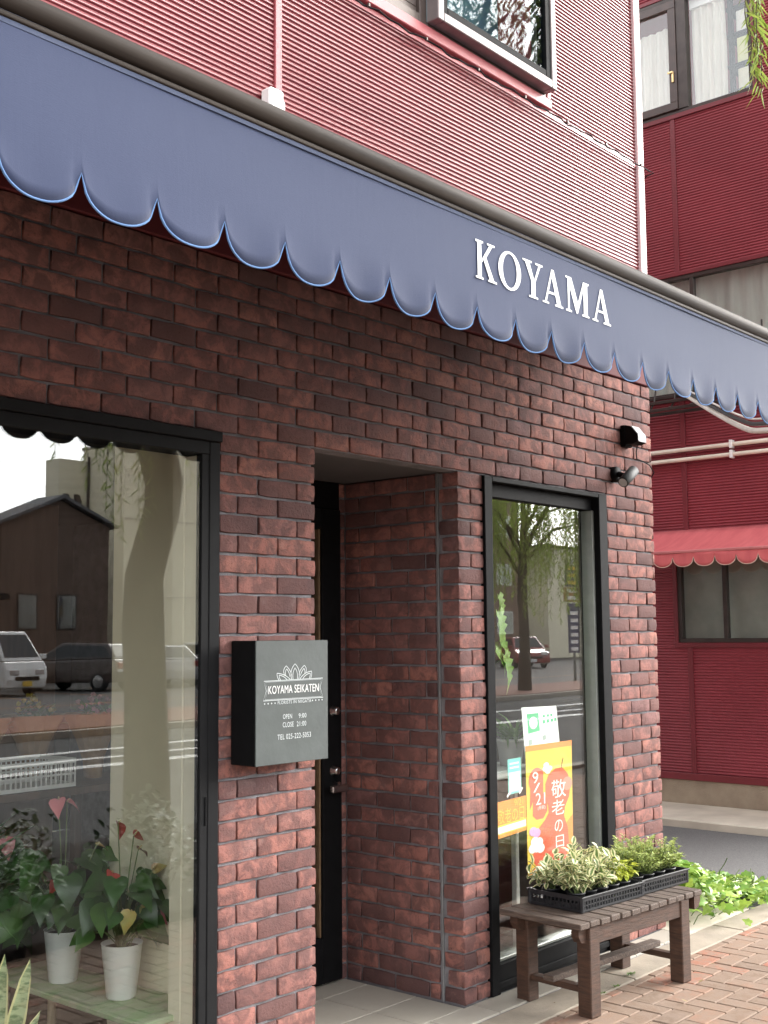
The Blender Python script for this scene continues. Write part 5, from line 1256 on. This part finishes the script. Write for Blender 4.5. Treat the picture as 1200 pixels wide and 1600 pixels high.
for k in range(4):
    for j in range(4):
        x = 57 + k * 3.1; z = 1.6 + j * 3.3; m = MB(); m.cbox(x, x + 1.7, -43.999, -43.93, z, z + 1.5, .02); w_ = m.build('window', WHITEP, t); m = MB(); m.box(x + .1, x + 1.6, -43.9295, -43.925, z + .1, z + 1.4); m.build('pane', GLASS2, w_)
t = thing('low_building', 'low pale building between the beige building and the tiled block', 'building', (80, -46, 0))
m = MB(); wall_box(m, 69.5, 110, -58, -42, 7.5); m.build('wall', BEIGE, t); m = MB(); m.cbox(69.4, 110.1, -58.1, -41.9, 7.501, 7.7, .02); m.build('roof', CHARC, t)
# cars
TYRE = simple('tyre rubber', (.015, .015, .016), None, .85, 20); CARGL = simple('dark car glass', (.02, .025, .03), None, .08, 4); CHROME = simple('lamp chrome', (.7, .7, .72), None, .15, 10, metal=1); REDL = simple('red lamp', (.35, .02, .02), None, .2)
def carpaint(n, c): 
    m_ = simple(n, c, tuple(x * .96 for x in c), .3, 3); m_.node_tree.nodes['Principled BSDF'].inputs['Coat Weight'].default_value = 1; return m_
PLW = simple('white number plate', (.7, .7, .7)); PLY = simple('yellow number plate', (.7, .45, .03))
def car(name, label, x, y, rz, paint, prof, cab, L, Wd, plate, rear=False):
    # local x forward, origin at the car centre; prof and cab are side outlines (x,z)
    t = thing(name, label, 'van' if 'van' in name else 'car', (x, y, -.1), rz)
    def P(nm, mb, mt, par=None, sm=False, bev=0):
        o = mb.build(nm, mt, None, sm); o.parent = par or t
        if bev: b_ = o.modifiers.new('bevel', 'BEVEL'); b_.width = bev; b_.segments = 3; b_.limit_method = 'ANGLE'
        return o
    h = Wd / 2
    m = MB(); m.prism(prof, -h, h); P('body', m, paint, None, False, .07)
    n = len(cab); m = MB(); zmin = min(p[1] for p in cab); zmax = max(p[1] for p in cab); vs = []
    for sgn in (-1, 1):
        for p in cab: vs.append((p[0], sgn * (h - .03 - .17 * (p[1] - zmin) / (zmax - zmin)), p[1]))
    fs = [tuple(range(n)), tuple(range(2 * n - 1, n - 1, -1))] + [(i, n + i, n + (i + 1) % n, (i + 1) % n) for i in range(n)]
    m.add(vs, fs); P('cabin', m, paint, None, False, .05)
    # glass: side panes and the two screens laid a little proud of the cabin
    cx_ = sum(p[0] for p in cab) / n; cz_ = (zmin + zmax) / 2; sc = lambda p, k: (cx_ + (p[0] - cx_) * k, cz_ + (p[1] - cz_) * .72)
    for sgn in (-1, 1):
        q = [sc(p, .88) for p in cab]; m = MB(); vs = [(p[0], sgn * (h - .03 - .17 * (p[1] - zmin) / (zmax - zmin) + .006), p[1]) for p in q]; m.add(vs, [tuple(range(n))]); P('side_window', m, CARGL)
    for a, b_, nm in ((cab[0], cab[1], 'rear_screen'), (cab[3], cab[2], 'windscreen')):
        e = .012 if nm == 'windscreen' else -.012; A_ = [a[0] + (b_[0] - a[0]) * .12 + e, a[1] + (b_[1] - a[1]) * .12 + .01]; B_ = [a[0] + (b_[0] - a[0]) * .88 + e, a[1] + (b_[1] - a[1]) * .88 + .01]
        m = MB(); m.add([(A_[0], -(h - .14), A_[1]), (A_[0], h - .14, A_[1]), (B_[0], h - .28, B_[1]), (B_[0], -(h - .28), B_[1])], [(0, 1, 2, 3)]); P(nm, m, CARGL)
    r = .30
    for wx in (L / 2 - .75, -L / 2 + .72):
        for sgn in (-1, 1):
            yy = sgn * (h - .10); m = MB(); m.lathe((wx, yy, r), [(.0, -.10), (r - .04, -.10), (r, -.07), (r, .07), (r - .04, .10), (0, .10)], 24, axis='Y'); w_ = P('wheel', m, TYRE, None, True)
            m = MB(); m.lathe((wx, yy + sgn * .101, r), [(0, sgn * .008), (r * .62, sgn * .008), (r * .66, 0), (0, 0)], 18, axis='Y'); P('rim', m, CHROME, w_)
    fx = max(p[0] for p in prof); bk = min(p[0] for p in prof); zl = .72
    for sgn in (-1, 1):
        m = MB(); m.cbox(fx - .06, fx + .012, sgn * (h - .30) - .17, sgn * (h - .30) + .17, zl - .10, zl + .07, .02); P('headlight', m, CHROME)
        m = MB(); m.cbox(bk - .012, bk + .06, sgn * (h - .20) - .12, sgn * (h - .20) + .12, zl - .02, zl + .20, .02); P('tail_light', m, REDL)
    m = MB(); m.cbox(fx, fx + .015, -.45, .45, .47, .58, .004); P('grille', m, BLACKM)
    m = MB(); m.cbox(fx + .0005, fx + .02, -.17, .17, .30, .45, .003); P('number_plate', m, plate); m = MB(); m.cbox(bk - .02, bk - .0005, -.17, .17, .55, .72, .003); P('number_plate', m, plate)
    for sgn in (-1, 1):
        m = MB(); m.cbox(cab[3][0] - .25, cab[3][0] - .10, sgn * (h + .10) - .09, sgn * (h + .10) + .09, cab[3][1] + .05, cab[3][1] + .20, .02); P('mirror', m, paint)
    return t
VAN = ([(-1.68, .28), (1.62, .24), (1.70, .5), (1.68, .80), (1.55, 1.02), (-1.66, 1.05)], [(-1.66, 1.06), (-1.60, 1.88), (.85, 1.90), (1.50, 1.03)])
SED = ([(-2.05, .26), (2.05, .22), (2.12, .45), (2.05, .68), (1.1, .90), (-1.3, .97), (-2.05, .92), (-2.12, .6)], [(-1.85, .95), (-1.0, 1.42), (.35, 1.45), (1.15, .90)])
HAT = ([(-1.85, .28), (1.9, .24), (1.98, .48), (1.92, .74), (1.15, .95), (-1.8, 1.02), (-1.9, .6)], [(-1.78, 1.02), (-1.45, 1.50), (.3, 1.54), (1.2, .95)])
UP = R(90)
car('parked_van', 'small white delivery van with a yellow number plate parked across the road', 19.6, -29.4, UP - R(6), carpaint('white van paint', (.74, .74, .73)), *VAN, 3.4, 1.55, PLY)
car('parked_car', 'dark brown hatchback parked next to the white van', 23.1, -29.8, UP + R(160), carpaint('dark brown paint', (.06, .04, .035)), *HAT, 3.85, 1.68, PLW)
car('parked_car', 'silver sedan parked before the beige building', 26.6, -30.2, UP + R(200), carpaint('silver paint', (.5, .5, .52)), *SED, 4.2, 1.7, PLW)
car('parked_car', 'white hatchback at the far end of the first parking row', 29.5, -30.0, UP - R(8), carpaint('white car paint', (.72, .72, .7)), *HAT, 3.85, 1.68, PLW)
car('parked_car', 'dark red hatchback parked near the sign pole', 51.0, -31.5, UP + R(40), carpaint('dark red paint', (.28, .02, .02)), *HAT, 3.85, 1.68, PLW)
car('parked_car', 'black car parked behind the dark red hatchback', 47.0, -34.5, UP + R(10), carpaint('black paint', (.015, .015, .017)), *HAT, 3.85, 1.68, PLW)
pl = thing('sign_pole', 'grey pole with navy and yellow parking sign boards across the road', 'sign', (37.5, -20, 0))
m = MB(); m.tube([(37.5, -20, -.1), (37.5, -20, 4.3)], .05, 12); m.build('pole', STEEL, pl, True)
NAVY = simple('navy sign board', (.03, .03, .10))
for z0, z1, w_, c in ((3.3, 4.1, .62, NAVY), (2.75, 3.28, .7, simple('ochre sign board', (.35, .2, .03))), (.9, 2.7, .5, NAVY)):
    m = MB(); m.cbox(37.5 - w_, 37.5 + w_ * .5, -19.94, -19.90, z0, z1, .006); b_ = m.build('board', c, pl)
    for q in range(int((z1 - z0) / .26)):
        m = MB(); m.cbox(37.5 - w_ * .75, 37.5 + w_ * .25, -19.8995, -19.895, z0 + .08 + q * .26, z0 + .21 + q * .26, .001); m.build('panel', PWHITE if z0 < 3 else PYEL, b_)
